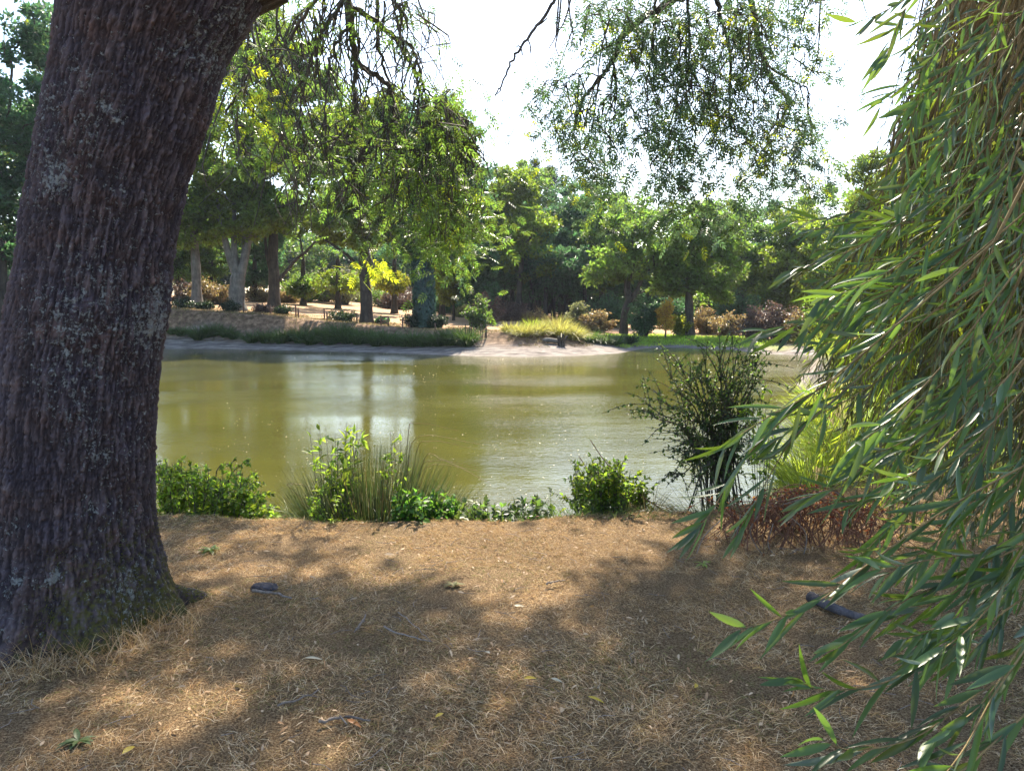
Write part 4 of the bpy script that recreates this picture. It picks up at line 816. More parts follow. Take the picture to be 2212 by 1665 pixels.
def hang_cluster(mbT, mbL, C, N, dens, L=.20, rad=.30, tmpl=PINN):
    """twig ends with drooping pinnate leaves"""
    n = len(C)*dens; c = np.repeat(C, dens, 0); P = c+rs.normal(size=(n, 3))*rad*np.array([.75, .75, .9]); a = rs.uniform(0, 6.28, n)
    D = np.stack([np.cos(a), np.sin(a), rs.uniform(-1.8, .15, n)], -1); leaves(mbL, P, D, np.stack([-np.cos(a)*.4, -np.sin(a)*.4, np.ones(n)*1.0], -1)+rs.normal(size=(n, 3))*.45, L*rs.uniform(.7, 1.25, n), L*rs.uniform(.7, 1.25, n), tmpl)
def bough(main, clusters, Y, attach, lf='ash_near', yfrac=.12, r0=.05, dens=11, extra_twigs=0, spread=.9, Lf=.2, zlow=530, rad=.30):
    """main: list of image polylines (thick drooping limbs); clusters: (px,py,rx,ry,n)"""
    T = MB(); Lm = MB(); Ly = MB(); nodes = []
    for pl, ra, rb in main:
        pts = [at(x, y, Y+dy) for x, y, dy in pl]
        if attach is not None and pl[0][1] <= 0 and ra > .03: pts = [attach]+pts
        P = spline(pts, len(pts)*6); P[1:-1] += rs.normal(size=P[1:-1].shape)*.012; tube(T, P-TB, np.linspace(ra, rb, len(P))*Y/9.5, 7); nodes.append(P)
    nodes = np.concatenate(nodes); C = []
    for px, py, rx, ry, n in clusters:
        q = rs.normal(size=(n, 2))*.5
        for u in q: C.append(at(px+u[0]*rx, py+u[1]*ry, Y+rs.normal()*spread*.6))
    C = np.array(C); NN = [p for p in nodes]; 
    for c in C[np.argsort(-C[:, 2])]:
        A = np.array(NN); d = np.linalg.norm(A-c, axis=1)+np.clip(c[2]-A[:, 2]+.1, 0, 9)*2.0; a = A[int(np.argmin(d))]; L = np.linalg.norm(c-a)
        m_ = (a*.5+c*.5)+np.array([rs.normal()*.06, rs.normal()*.06, .12*rs.rand()])*L; P = spline([a, m_, c], 6); tube(T, P-TB, np.linspace(.009+.004*L, .0035, 6), 4, False); NN += [P[2], P[3], P[5]]
    if extra_twigs:
        A = np.array(NN)
        for _ in range(extra_twigs):
            a = A[rs.randint(len(A))]; l = rs.uniform(.4, 1.7); e = a+np.array([rs.normal()*.25, rs.normal()*.22, -1])*l; m_ = (a+e)/2+rs.normal(size=3)*.16*l
            if e[2] < at(1106, zlow, Y)[2]: continue
            P = spline([a, a*.7+e*.3+rs.normal(size=3)*.07*l, m_, e], 9); tube(T, P-TB, np.linspace(.012, .004, 9), 4, False)
    bo = T.build('bough', M['twig'], ash)
    k = rs.rand(len(C)) < yfrac
    hang_cluster(T, Lm, C[~k]-TB, None, dens, Lf, rad); hang_cluster(T, Ly, C[k]-TB, None, dens, Lf, rad*.8) if k.any() else None
    l1 = Lm.build('leaves', M[lf], bo, smooth=False)
    if k.any(): l2 = Ly.build('backlit_yellow_leaves', M['ash_yellow'], bo, smooth=False)
# left hanging bough
bough([([(747, -60, 0), (747, 0, 0), (760, 43, 0), (770, 133, .1), (820, 167, .1), (843, 200, .2), (850, 260, .2), (870, 313, .3), (840, 400, .3)], .062, .008),
       ([(770, 133, .1), (766, 190, 0), (767, 260, 0), (750, 330, -.1)], .03, .006), ([(817, -40, .3), (817, 83, .3), (835, 160, .3), (862, 300, .4), (880, 380, .4)], .034, .006),
       ([(745, 10, 0), (803, 40, .2), (847, 77, .3), (887, 103, .4), (910, 167, .5), (910, 233, .5), (917, 320, .6)], .036, .006), ([(847, 77, .3), (895, 150, .4), (912, 175, .4), (937, 213, .5), (975, 230, .5), (1000, 280, .6)], .02, .005),
       ([(747, 0, 0), (700, 60, -.2), (670, 140, -.3), (650, 240, -.3), (640, 330, -.4)], .026, .005), ([(760, 43, 0), (720, 110, -.3), (705, 200, -.4), (700, 300, -.4), (715, 400, -.3)], .022, .005),
       ([(870, 313, .3), (900, 380, .3), (935, 450, .4), (960, 520, .4)], .012, .004), ([(850, 260, .2), (800, 300, .1), (770, 370, 0), (760, 450, 0)], .012, .004), ([(700, -30, -.5), (640, 60, -.5), (600, 140, -.5), (560, 220, -.6), (530, 290, -.6)], .024, .005)],
      [(540, 60, 60, 60, 12), (620, 60, 70, 60, 13), (700, 40, 70, 40, 9), (860, 20, 70, 35, 18), (790, 90, 60, 50, 5), (940, 240, 60, 50, 22), (980, 300, 60, 50, 26), (900, 350, 70, 60, 26), (960, 420, 70, 60, 34), (1000, 490, 50, 50, 24), (930, 490, 80, 45, 22), (860, 420, 60, 60, 14),
       (965, 525, 60, 25, 16), (790, 460, 50, 50, 9), (720, 360, 50, 60, 10), (640, 330, 60, 60, 12), (1040, 470, 20, 60, 6), (820, 330, 50, 60, 8)], 10.8, limbs[0][14], yfrac=.05, extra_twigs=640, dens=6, Lf=.23)
bough([([(560, -40, 0), (540, 60, 0), (520, 150, 0), (505, 220, 0)], .03, .005), ([(600, -40, .3), (600, 80, .2), (590, 200, .2)], .02, .004)],
      [(520, 200, 35, 40, 12), (500, 260, 25, 30, 8), (560, 130, 50, 50, 12), (600, 300, 40, 40, 8)], 8.5, limbs[0][9], lf='ash_near', yfrac=.25, extra_twigs=20, dens=8, Lf=.17)
bough([([(800, 480, 0), (795, 520, 0), (803, 565, 0)], .008, .004)], [(802, 572, 14, 10, 5)], 7.0, None, lf='ash_yellow', yfrac=0, dens=5, Lf=.16, rad=.09, spread=.2)
# right hanging bough
bough([([(1480, -60, 0), (1437, 10, 0), (1353, 67, 0), (1323, 133, 0), (1303, 160, 0), (1270, 200, -.1), (1247, 250, -.1), (1235, 300, -.1)], .055, .008), ([(1303, 160, 0), (1285, 210, .1), (1262, 280, .2), (1245, 330, .2)], .016, .005),
       ([(1323, 133, 0), (1330, 200, .2), (1320, 280, .2), (1318, 350, .3)], .016, .004), ([(1353, 67, 0), (1250, 150, -.3), (1215, 190, -.3)], .012, .004), ([(1310, 170, 0), (1260, 158, 0), (1225, 178, 0), (1195, 240, 0), (1165, 265, 0)], .010, .003),
       ([(1542, -60, .3), (1548, 0, .3), (1562, 57, .3), (1578, 133, .3), (1575, 233, .3), (1580, 300, .3)], .045, .006), ([(1600, -60, .5), (1642, 100, .4), (1662, 167, .4), (1702, 217, .4), (1692, 253, .4), (1662, 300, .4), (1640, 340, .4)], .045, .006),
       ([(1642, 100, .4), (1660, 140, .5), (1708, 173, .6), (1742, 190, .6), (1748, 217, .6), (1742, 267, .7), (1730, 330, .7)], .018, .005), ([(1480, -40, .2), (1490, 80, .1), (1480, 200, .1), (1470, 300, .1)], .022, .004), ([(1420, -20, 0), (1410, 90, -.1), (1400, 180, -.1), (1395, 280, -.1)], .018, .004),
       ([(1575, 233, .3), (1500, 330, .2), (1470, 380, .2)], .012, .004)],
      [(1290, 40, 70, 35, 18), (1360, 40, 70, 50, 26), (1450, 60, 70, 60, 28), (1540, 60, 70, 60, 30), (1640, 50, 70, 50, 26), (1430, 140, 70, 60, 24), (1520, 170, 70, 60, 28), (1610, 170, 60, 60, 24), (1380, 110, 50, 50, 12), (1240, 250, 60, 40, 20), (1190, 190, 40, 20, 7), (1180, 265, 50, 30, 8), (1150, 240, 25, 20, 3), (1270, 330, 60, 40, 16),
       (1330, 230, 60, 50, 18), (1290, 385, 45, 22, 22), (1400, 260, 60, 60, 18), (1480, 270, 70, 60, 24), (1570, 290, 70, 50, 26), (1680, 240, 50, 50, 18), (1660, 330, 60, 40, 24), (1740, 290, 40, 50, 14), (1730, 390, 50, 40, 20), (1620, 400, 60, 30, 12), (1460, 400, 60, 40, 22), (1420, 370, 50, 30, 12), (1530, 430, 60, 35, 18), (1760, 10, 60, 20, 12), (1720, 100, 40, 60, 10), (1790, 180, 25, 20, 3), (1360, 400, 30, 10, 3)],
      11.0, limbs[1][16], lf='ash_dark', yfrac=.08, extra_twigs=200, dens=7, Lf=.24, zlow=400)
# bare twig hanging alone
T = MB(); P = spline([at(1215, -60, 6.4), at(1197, 0, 6.4), at(1160, 57, 6.4), at(1124, 103, 6.4), at(1100, 143, 6.4), at(1084, 183, 6.4), at(1070, 205, 6.4)], 40); P += rs.normal(size=P.shape)*.006; tube(T, P-TB, np.linspace(.017, .006, 40), 6)
for a_, b_ in (((1124, 103), (1128, 120)), ((1140, 85), (1145, 115)), ((1160, 57), (1182, 40)), ((1124, 103), (1115, 103)), ((1080, 190), (1076, 202)), ((1175, 35), (1185, 25))): tube(T, spline([at(*a_, 6.4), (at(*a_, 6.4)+at(*b_, 6.4))/2+rs.normal(size=3)*.01, at(*b_, 6.35)], 4)-TB, .006, 4)
tube(T, spline([limbs[1][12], at(1225, -120, 6.6), at(1215, -58, 6.4)], 10)-TB, np.linspace(.03, .018, 10), 6)
for pl in ([(1210, -40), (1203, 50), (1200, 80), (1185, 106)], [(1215, -30), (1205, 70), (1200, 100), (1207, 122)], [(1225, -30), (1232, 40), (1238, 75), (1233, 103)], [(1240, -30), (1222, 40), (1205, 70)]):
    tube(T, spline([at(x, y, 6.5) for x, y in pl], 10)-TB, np.linspace(.008, .004, 10), 4)
T.build('bare_twig', M['twig'], ash)
# unseen ash crown, leaf clumps placed to throw the wanted dappled shade on the lawn
def shade_wanted(X, Y):
    s = fbm(X*1.15+10, Y*1.9+4, 0, 3, 91)
    strip = sst(3.95, 4.2, Y+.45*(fbm(X*.8, Y*.2, 0, 2, 95)-.5)-.10*X*(X > 0)-.35*sst(.2, 1.3, X))
    thr = .378+.50*strip
    left = (X < -1.0)*(Y > 4.2)*(fbm(X*2.2, Y*4, 0, 2, 97) > .56)
    return (s > thr) | left
n = 2300; X = rs.uniform(-4.6, 5.0, n); Y = rs.uniform(.6, 5.5, n); k = shade_wanted(X, Y); X, Y = X[k], Y[k]; hz = rs.uniform(6.2, 9.6, len(X)); C = np.stack([X, Y, np.ones(len(X))], -1)+SDIR[None]*(hz/SDIR[2])[:, None]
T = MB(); Lm = MB(); NN = [q for l in limbs for q in l[8:]]
for c in C[np.argsort(C[:, 1])][::2]:
    A = np.array(NN); d = np.linalg.norm(A-c, axis=1); a = A[int(np.argmin(d))]; P = spline([a, (a+c)/2+[0, 0, .1], c], 5); tube(T, P-TB, np.linspace(.02, .005, 5), 4, False); NN += [P[2], P[4]]
bo = T.build('shade_branches', M['twig'], ash); hang_cluster(T, Lm, C-TB, None, 10, .24, .16); Lm.build('shade_leaves', M['ash_near'], bo, smooth=False)

# ------------------------------------------------------------------ willow on the right
WB = np.array([4.9, 5.2, H(4.9, 5.2)])
wil = thing('willow_tree', WB, 'weeping willow with long lance leaves hanging down the right side', 'tree')
mb = MB(); trunk_mesh(mb, [(0, 0, 0), (.1, 0, 1.6), (-.2, -.1, 3.2)], .34, .22, 14)
wl = []
for pts in ([(-.2, -.1, 3.0), (-1.0, -1.2, 4.2), (-2.2, -2.6, 4.3), (-2.9, -3.6, 3.9)], [(-.2, -.1, 3.0), (-.6, .4, 4.6), (-1.2, .8, 5.6), (-2.0, 1.0, 5.6)], [(-.2, -.1, 3.1), (0, -1.6, 4.6), (-.8, -3.2, 4.8), (-1.9, -4.2, 4.4)], [(-.1, 0, 3.1), (.6, .6, 5.0), (.2, 1.6, 6.4)], [(-.2, -.1, 3.0), (-1.2, -.6, 4.8), (-2.0, -1.0, 5.2)]):
    P = spline(pts, 16); tube(mb, P, np.linspace(.16, .03, 16), 9); wl.append(P+WB)
mb.build('trunk', M['bark_far'], wil); WN = np.concatenate(wl)
LAN = T_lance(.08); LANb = T_lance(-.10); LAN3 = T_lance3()
def strand(pts, nleaf, L, W, tw, tmpl, T, F, side=1.0, start=.15, tipbias=0):
    P = spline(pts, 26); seg = np.linalg.norm(np.diff(P, axis=0), axis=1).sum(); tube(T, P-WB, np.linspace(tw, tw*.35, 26), 5, False)
    t = np.linspace(start, 1, nleaf)+rs.normal(size=nleaf)*.008; t = np.clip(t, 0, 1); i = np.clip((t*25).astype(int), 0, 24); f = (t*25-i)[:, None]; B = P[i]*(1-f)+P[np.minimum(i+1, 25)]*f
    tg = nrm(P[np.minimum(i+1, 25)]-P[i]); sg = np.where(np.arange(nleaf) % 2 == 0, 1., -1.)[:, None]; sv = nrm(np.cross(tg, rs.normal(size=(nleaf, 3))*.5+np.array([0, 1., .2])))
    D = nrm(tg*1.0+sv*sg*rs.uniform(.2, .75, (nleaf, 1))+np.array([-.22, 0, -.28])*rs.uniform(.3, 1.2, (nleaf, 1))+rs.normal(size=(nleaf, 3))*.22); N = rs.normal(size=(nleaf, 3))*.75+np.array([-.1, -.6, .6])
    s = rs.uniform(.65, 1.2, nleaf)*np.where(t > .93, .75, 1); leaves(F, B-WB, D, N, L*s, W*rs.uniform(.8, 1.25, nleaf), tmpl)
near_s = [  # image polylines with distance
 ([(2230, 150), (2080, 380), (1880, 520), (1700, 590)], 1.9, 26), ([(2260, 330), (2050, 560), (1830, 670), (1640, 720)], 1.8, 26), ([(2260, 420), (1990, 650), (1800, 820), (1660, 900), (1570, 960)], 1.5, 26),
 ([(2150, 520), (1880, 750), (1720, 880), (1600, 1000), (1540, 1100), (1500, 1150)], 1.45, 22), ([(2100, 600), (1850, 820), (1720, 940), (1650, 1050), (1600, 1150)], 1.7, 18), ([(2250, 650), (2010, 850), (1850, 1020), (1740, 1080)], 1.6, 22),
 ([(2260, 980), (2060, 1090), (1900, 1200), (1780, 1290), (1680, 1335), (1600, 1360)], 1.25, 20), ([(2270, 1150), (2080, 1240), (1930, 1310), (1810, 1400)], 1.35, 20), ([(2270, 1250), (2080, 1380), (1920, 1470), (1790, 1490), (1720, 1470)], 1.25, 20),
 ([(2270, 1400), (2110, 1500), (1980, 1590), (1850, 1620), (1780, 1600)], 1.15, 16), ([(2280, 1480), (2150, 1600), (2050, 1680), (1900, 1700)], 1.05, 14), ([(2280, 820), (2090, 1000), (1960, 1100), (1860, 1200)], 1.5, 20),
 ([(2240, -60), (2080, 60), (1980, 160), (1900, 230)], 2.0, 20), ([(2060, -80), (1970, -10), (1900, 30), (1850, 50)], 1.9, 10), ([(2110, -80), (2040, 60), (1990, 190), (1950, 330), (1920, 400)], 2.1, 24), ([(2010, -80), (1960, 10), (1930, 80), (1915, 120)], 1.9, 12),
 ([(2260, 0), (2120, 180), (2020, 330), (1940, 430)], 1.9, 24), ([(2280, 230), (2100, 440), (1960, 560), (1850, 620), (1770, 650)], 1.7, 26), ([(2260, 500), (2060, 760), (1930, 900), (1850, 960)], 1.4, 22), ([(2280, 700), (2100, 900), (1990, 1010), (1930, 1040)], 1.3, 18),
 ([(2200, -80), (2140, 120), (2090, 300), (2060, 480), (2040, 600)], 2.0, 26), ([(2230, 200), (2170, 420), (2120, 650), (2070, 850)], 1.7, 26), ([(2240, 600), (2180, 800), (2120, 1000), (2040, 1150), (1980, 1200)], 1.5, 24), ([(2260, 900), (2180, 1100), (2120, 1250), (2030, 1350), (1950, 1380)], 1.4, 22),
 ([(2280, 1050), (2200, 1200), (2120, 1330), (2000, 1430)], 1.2, 18), ([(2290, 1250), (2200, 1400), (2120, 1520), (2010, 1600)], 1.1, 16), ([(2150, 300), (1990, 450), (1850, 480), (1740, 500)], 2.2, 20), ([(2050, 380), (1900, 440), (1800, 470), (1710, 480)], 2.3, 16),
 ([(2270, 1330), (2160, 1480), (2080, 1620), (2000, 1720)], 1.0, 12), ([(2290, 1100), (2150, 1180), (2000, 1210), (1900, 1230)], 1.3, 16), ([(2220, 760), (2130, 950), (2080, 1080), (2060, 1200)], 1.8, 24), ([(2180, 80), (2110, 260), (2000, 400), (1900, 500)], 2.2, 26)]
cnt = 0
for pl, Y, nl in near_s:
    Y *= 1.12
    for rep in range(3 if (Y > 1.75 and pl[-1][1] < 800) else (2 if pl[-1][1] < 1100 else 1)):
        j = np.abs(rs.normal(size=2))*(0 if rep == 0 else 1)*[55, 30]; dY = 0 if rep == 0 else rs.uniform(.1, .6); n_ = len(pl)
        pts = [at(x+j[0]*(1-i/n_*.3)+(35*rep), y+j[1], Y+dY+.25*(1-i/(n_-1))) for i, (x, y) in enumerate(pl)]
        T = MB(); F = MB(); 
        s0 = pts[0]; wn = WN[int(np.argmin(np.linalg.norm(WN-s0-[0, 0, .8], axis=1)))]; tube(T, spline([wn, (wn+s0)/2+[.1, 0, .25], s0], 8)-WB, np.linspace(.009, .004, 8), 5, False)
        strand(pts, int(nl*1.05), rs.uniform(.10, .145), .0128, .0026, LAN if rs.rand() < .6 else LANb, T, F)
        h_ = T.build('hanging_branch', M['twig_y'], wil); F.build('leaves', M['willow'], h_)
# curtain behind
for k in range(12):                                            # extra low sprays at the right edge
    Y = rs.uniform(1.5, 2.6); x0 = rs.uniform(2180, 2380); y0 = rs.uniform(500, 1250); a_ = rs.uniform(140, 330)
    pts = [at(x0, y0, Y+.2), at(x0-a_*.3, y0+a_*.55, Y+.1), at(x0-a_*.7, y0+a_*1.0, Y), at(x0-a_*1.15, y0+a_*1.2, Y)]
    T = MB(); F = MB(); s0 = pts[0]; wn = WN[int(np.argmin(np.linalg.norm(WN-s0-[0, 0, .8], axis=1)))]; tube(T, spline([wn, (wn+s0)/2+[.1, 0, .25], s0], 8)-WB, np.linspace(.009, .004, 8), 5, False)
    strand(pts, 26, .12, .0128, .0028, LAN, T, F); h_ = T.build('hanging_branch', M['twig_y'], wil); F.build('leaves', M['willow'], h_)
# fine curtain
T = MB(); F = MB(); F2 = MB()
for k in range(860):
    f = rs.rand(); Y = rs.uniform(3.0, 7.2); u0 = 1930+rs.rand()**.9*480; y0 = rs.uniform(-150, 250); y1 = rs.uniform(620, 1180); 
    if u0 < 1990: y0 = rs.uniform(230, 470)
    if y1 > 900: u0 += 110*(y1-900)/200
    drift = rs.uniform(60, 210)*(1 if Y > 3.4 else .8); hook = rs.uniform(0, 50)
    pts = [at(u0, y0, Y), at(u0-drift*.35, y0+(y1-y0)*.33, Y-.05), at(u0-drift*.8, y0+(y1-y0)*.7, Y-.08), at(u0-drift-hook, y1, Y-.1)]
    s0 = pts[0]; wn = WN[int(np.argmin(np.linalg.norm(WN-s0-[0, 0, .6], axis=1)))]; tube(T, spline([wn, (wn+s0)/2+[0, 0, .3], s0], 6)-WB, np.linspace(.010, .004, 6), 4, False)
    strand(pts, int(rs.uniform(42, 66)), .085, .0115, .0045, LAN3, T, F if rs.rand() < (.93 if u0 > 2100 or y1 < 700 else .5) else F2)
cu = T.build('curtain_twigs', M['twig_y'], wil); tag(cu, kind='stuff')
c1 = F.build('curtain_leaves', M['willow_far'], wil); tag(c1, kind='stuff')
M['willow_lime'] = leafmat('sun_tinted_willow_leaves', [(.09, .13, .02), (.15, .19, .03), (.2, .22, .04)], (.55, .68, .05), .55, .38, .5)  # lime copy of the curtain leaves, backlit sun painted into the colour
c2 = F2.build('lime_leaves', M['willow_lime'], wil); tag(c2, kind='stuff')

# ------------------------------------------------------------------ near bank plants
def bank(px, Y): return gpos(px, Y)
def leafy(name, label, cat, base, stems, leafL, leafW, mat, tmpl=None, per=18, bark='twig', r=.006, group=None, sub=3, subl=.22, dsp=.5):
    """stems: list of world polylines; side shoots carry leaves"""
    o = thing(name, base, label, cat, group); T = MB(); F = MB(); base = np.array(base); tm = tmpl or T_leaf()
    for pl in stems:
        P = spline(pl, 16); tube(T, P-base, np.linspace(r, r*.35, 16), 5, False); sh = [P]
        for _ in range(sub):
            i = rs.randint(4, 14); a = P[i]; d = nrm(P[min(i+2, 15)]-P[i-1])[None][0]*.8+rs.normal(size=3)*.5; d[2] += .15; d = d/np.linalg.norm(d)*subl*rs.uniform(.5, 1.3); Q = spline([a, a+d*.5+[0, 0, .02], a+d-[0, 0, .03]], 7); tube(T, Q-base, np.linspace(r*.5, r*.25, 7), 4, False); sh.append(Q)
        for Q in sh:
            m = per if Q is P else max(4, int(per*.6)); t = rs.uniform(.25 if Q is P else .1, 1, m); k = (t*(len(Q)-1)).astype(int); k = np.minimum(k, len(Q)-2); B = Q[k]; tg = nrm(Q[k+1]-Q[k]); D = tg*.5+rs.normal(size=(m, 3))*dsp+[0, 0, -.1]
            N = rs.normal(size=(m, 3))*.45+[0, -.1, 1]; s = rs.uniform(.6, 1.2, m); leaves(F, B-base, D, N, leafL*s, leafW*s, tm)
    T.build('stems', M[bark], o); F.build('foliage', M[mat], o); return o
def fan(px0, px1, Y0, Y1, top_fn, n, spread=.25, base_px=None, zb=-.1, lean=0):
    out = []
    for _ in range(n):
        px = rs.uniform(px0, px1); Y = rs.uniform(Y0, Y1); bx = px if base_px is None else base_px+(px-base_px)*.55; b = gpos(bx, Y, zb); ty = top_fn(px)+abs(rs.normal())*28; e = at(px+rs.normal()*12+lean, ty, Y+rs.normal()*.12)
        if e[2] < b[2]+.1: e[2] = b[2]+.15
        out.append([b, b*.45+e*.55+np.array([(b[0]-e[0])*.12, 0, .03]), e])
    return out
leafy('leafy_bush', 'bright green leafy bush on the bank right beside the big trunk', 'bush', bank(450, 6.0), fan(330, 560, 5.75, 6.5, lambda x: np.interp(x, [330, 400, 480, 520, 570], [985, 1000, 1030, 1005, 1080]), 95, base_px=450), .045, .024, 'bush', per=34, sub=6)
leafy('arching_shoot', 'arching feathery shoot rising from the leafy bush by the trunk', 'shoot', bank(505, 6.0), [[bank(490, 6.0), at(490, 1060, 6.0), at(520, 1005, 6.0), at(535, 1000, 5.95)], [bank(495, 6.1), at(465, 1040, 6.1), at(500, 1000, 6.0), at(508, 992, 6.0)]], .035, .016, 'bush', per=26, sub=3, subl=.12)
# low dark bush left of the big trunk is out of sight; rush clump
def rushes(name, label, base, px0, px1, Y0, Y1, n, topfn, mat, w_=.006, r_=.5):
    base = np.array(base); mb = MB(); t0 = rs.uniform(0, 1, n); pxs = px0+(px1-px0)*t0; c = (px0+px1)/2; P = []; D = []; L = []; BN = []
    for px in pxs:
        Y = rs.uniform(Y0, Y1); b = gpos(c+(px-c)*.36+rs.normal()*8, Y, -.12); e = at(c+(px-c)*1.08+rs.normal()*26, topfn(px)+abs(rs.normal())*42, Y+rs.normal()*.18); d = e-b; P.append(b); D.append(d); L.append(np.linalg.norm(d)); BN.append(.05+abs(px-c)/(px1-px0)*.34*rs.uniform(.3, 1.4))
    D = np.array(D); BN = np.array(BN); L = np.array(L); D[:, 2] += BN*L; blades(mb, np.array(P)-base, D, L, w_, BN, 6, side=np.tile([0, 1., .1], (n, 1))+rs.normal(size=(n, 3))*.3); return mb
rb_ = bank(790, 6.1); rush = thing('rush_clump', rb_, 'tall fountain shaped rush clump in the middle of the near bank', 'rushes'); tf = lambda x: np.interp(x, [590, 650, 720, 800, 880, 960, 1010], [1020, 960, 930, 915, 915, 950, 1020])
rushes('', '', rb_, 590, 1015, 5.75, 6.3, 1000, tf, 'rush', .0085).build('green_stems', M['rush'], rush); rushes('', '', rb_, 640, 1010, 5.75, 6.3, 330, lambda x: tf(x)+20, 'rush_dead', .005).build('dead_stems', M['rush_dead'], rush)
mb = MB()
for x0, y0, x1, y1 in ((930, 1000, 1015, 968), (940, 1040, 1030, 1010), (960, 1010, 1060, 1045), (640, 1080, 600, 1060), (930, 1080, 1050, 1020), (620, 1100, 700, 1060), (900, 1060, 1040, 960), (900, 960, 990, 930)):
    tube(mb, spline([bank(860 if x1 > 800 else 700, 6.2), at((860+x0)/2 if x1 > 800 else (700+x0)/2, y0, 6.1), at(x0, min(y0, y1)-15, 6.0), at(x1, y1, 5.9)], 14)-rb_, np.linspace(.0035, .0015, 14), 4, False)
mb.build('arching_stem', M['rush_dead'], rush)
leafy('climbing_plant', 'broad leafed green plant standing tall in the left half of the rushes', 'plant', bank(720, 5.9), fan(655, 790, 5.8, 6.05, lambda x: np.interp(x, [655, 700, 745, 800], [930, 905, 900, 925]), 13, base_px=730), .085, .03, 'bush', per=13, sub=2, subl=.12, r=.004)
leafy('yellowing_plant', 'yellowing leafy stems at the top middle of the rushes', 'plant', bank(750, 6.0), fan(738, 768, 5.9, 6.1, lambda x: 905, 4, base_px=750), .09, .028, 'bush_bright', per=16, sub=1, subl=.08, r=.004)
leafy('leafy_stalk', 'lime leafed stalk at the right side of the rushes', 'plant', bank(870, 6.0), fan(845, 890, 5.9, 6.05, lambda x: 925, 5, base_px=865), .06, .024, 'bush_bright', per=20, sub=2, subl=.08, r=.004)
leafy('lime_sapling', 'small lime green seedling in front of the rushes', 'sapling', bank(712, 5.75), fan(670, 750, 5.68, 5.82, lambda x: 1035+abs(x-712)*.8, 11, base_px=712), .035, .016, 'bush_bright', per=24, sub=4, subl=.1, r=.003)
def nettles(px0, px1, Y0, Y1, top, n, mat, lb):
    c = (px0+px1)/2; leafy('nettle_patch', lb, 'nettles', bank(c, (Y0+Y1)/2), fan(px0, px1, Y0, Y1, lambda x: top, n, zb=-.02), .06, .034, mat, per=16, sub=1, subl=.06, r=.003, group='nettle patches on the near bank')
nettles(850, 985, 5.62, 5.95, 1058, 80, 'nettle', 'bright green nettle patch right of the rushes'); nettles(990, 1180, 5.7, 6.05, 1072, 80, 'elder', 'dark green nettle patch in the middle of the bank'); nettles(556, 610, 5.7, 5.9, 1095, 8, 'bush_bright', 'little lime nettle tuft between bush and rushes')
leafy('seed_stalk', 'dark slender seed stalk at the water edge', 'plant', bank(1187, 5.9), [[bank(1187, 5.9), at(1190, 1090, 5.9), at(1186, 1050, 5.9)]], .02, .008, 'elder', per=24, sub=2, subl=.04, r=.002)
leafy('lime_seedling', 'two round lime leaves lit up at the water edge', 'plant', bank(1200, 5.75), [[bank(1198, 5.75), at(1196, 1110, 5.75), at(1200, 1098, 5.75)], [bank(1202, 5.75), at(1210, 1112, 5.75), at(1216, 1104, 5.75)]], .045, .03, 'bush_bright', per=6, sub=0, r=.003)
leafy('leafy_bush', 'round yellow green bush between nettles and dark sedge', 'bush', bank(1310, 6.0), fan(1240, 1385, 5.8, 6.35, lambda x: np.interp(x, [1240, 1280, 1340, 1385], [1010, 995, 1000, 1060]), 90, base_px=1310), .04, .02, 'bush', per=30, sub=5)
T = MB(); bb = bank(1320, 6.0)
for pl in ([(1275, 950), (1310, 1000), (1370, 1060), (1480, 1130)], [(1250, 985), (1290, 1040), (1360, 1110)], [(1390, 1080), (1450, 1100), (1500, 1140)], [(1240, 1120), (1330, 1120), (1470, 1130)]): tube(T, spline([at(x, y, 5.95) for x, y in pl], 14)-bb, np.linspace(.003, .006, 14), 5, False)
o = T.build('dead_stalks', M['bramble']); o.location = bb; tag(o, 'thin dead stalks leaning over the yellow green bush', 'stalks')
# hawthorn-like shrub standing in front of the water
def shr(px, py, Y=6.6): return at(px, py, Y+rs.normal()*.12)
sb = bank(1575, 6.6); stems = []
for tx_, ty_ in ((1460, 765), (1490, 790), (1440, 800), (1520, 770), (1555, 740), (1590, 770), (1615, 760), (1640, 800), (1600, 820), (1570, 800), (1540, 830), (1500, 850), (1470, 880), (1380, 862), (1375, 878), (1410, 840), (1620, 860), (1560, 880), (1590, 900), (1520, 920), (1490, 940), (1480, 960), (1610, 920), (1550, 860), (1530, 960), (1500, 900), (1580, 850), (1510, 810), (1640, 770), (1480, 1000), (1520, 1020), (1560, 990), (1600, 1010), (1450, 1040), (1630, 980), (1540, 1040), (1500, 980), (1590, 960), (1470, 930)):
    f = rs.uniform(.5, .65); m0 = at(1560+(tx_-1560)*.35, 1010+(ty_-1010)*.35, 6.6); m1 = at(1560+(tx_-1560)*.75, 1010+(ty_-1010)*.72-10, 6.6+rs.normal()*.15); stems.append([sb+[rs.normal()*.16, rs.normal()*.16, -.1], m0, m1, shr(tx_, ty_)])
leafy('hawthorn_bush', 'dark upright small leafed shrub standing before the water', 'shrub', sb, stems, .030, .018, 'elder', per=36, sub=11, subl=.36, r=.008, dsp=.6)
leafy('lime_shoots', 'glowing lime shoots between the dark shrub and the willow', 'shoots', bank(1640, 6.4), [[bank(1640, 6.4), at(1620+i*8, 950, 6.4), at(x, y, 6.35)] for i, (x, y) in enumerate(((1600, 870), (1625, 850), (1655, 820), (1670, 840), (1640, 880), (1665, 900), (1690, 930)))], .05, .024, 'bush_bright', per=14, sub=3, subl=.12, r=.004)
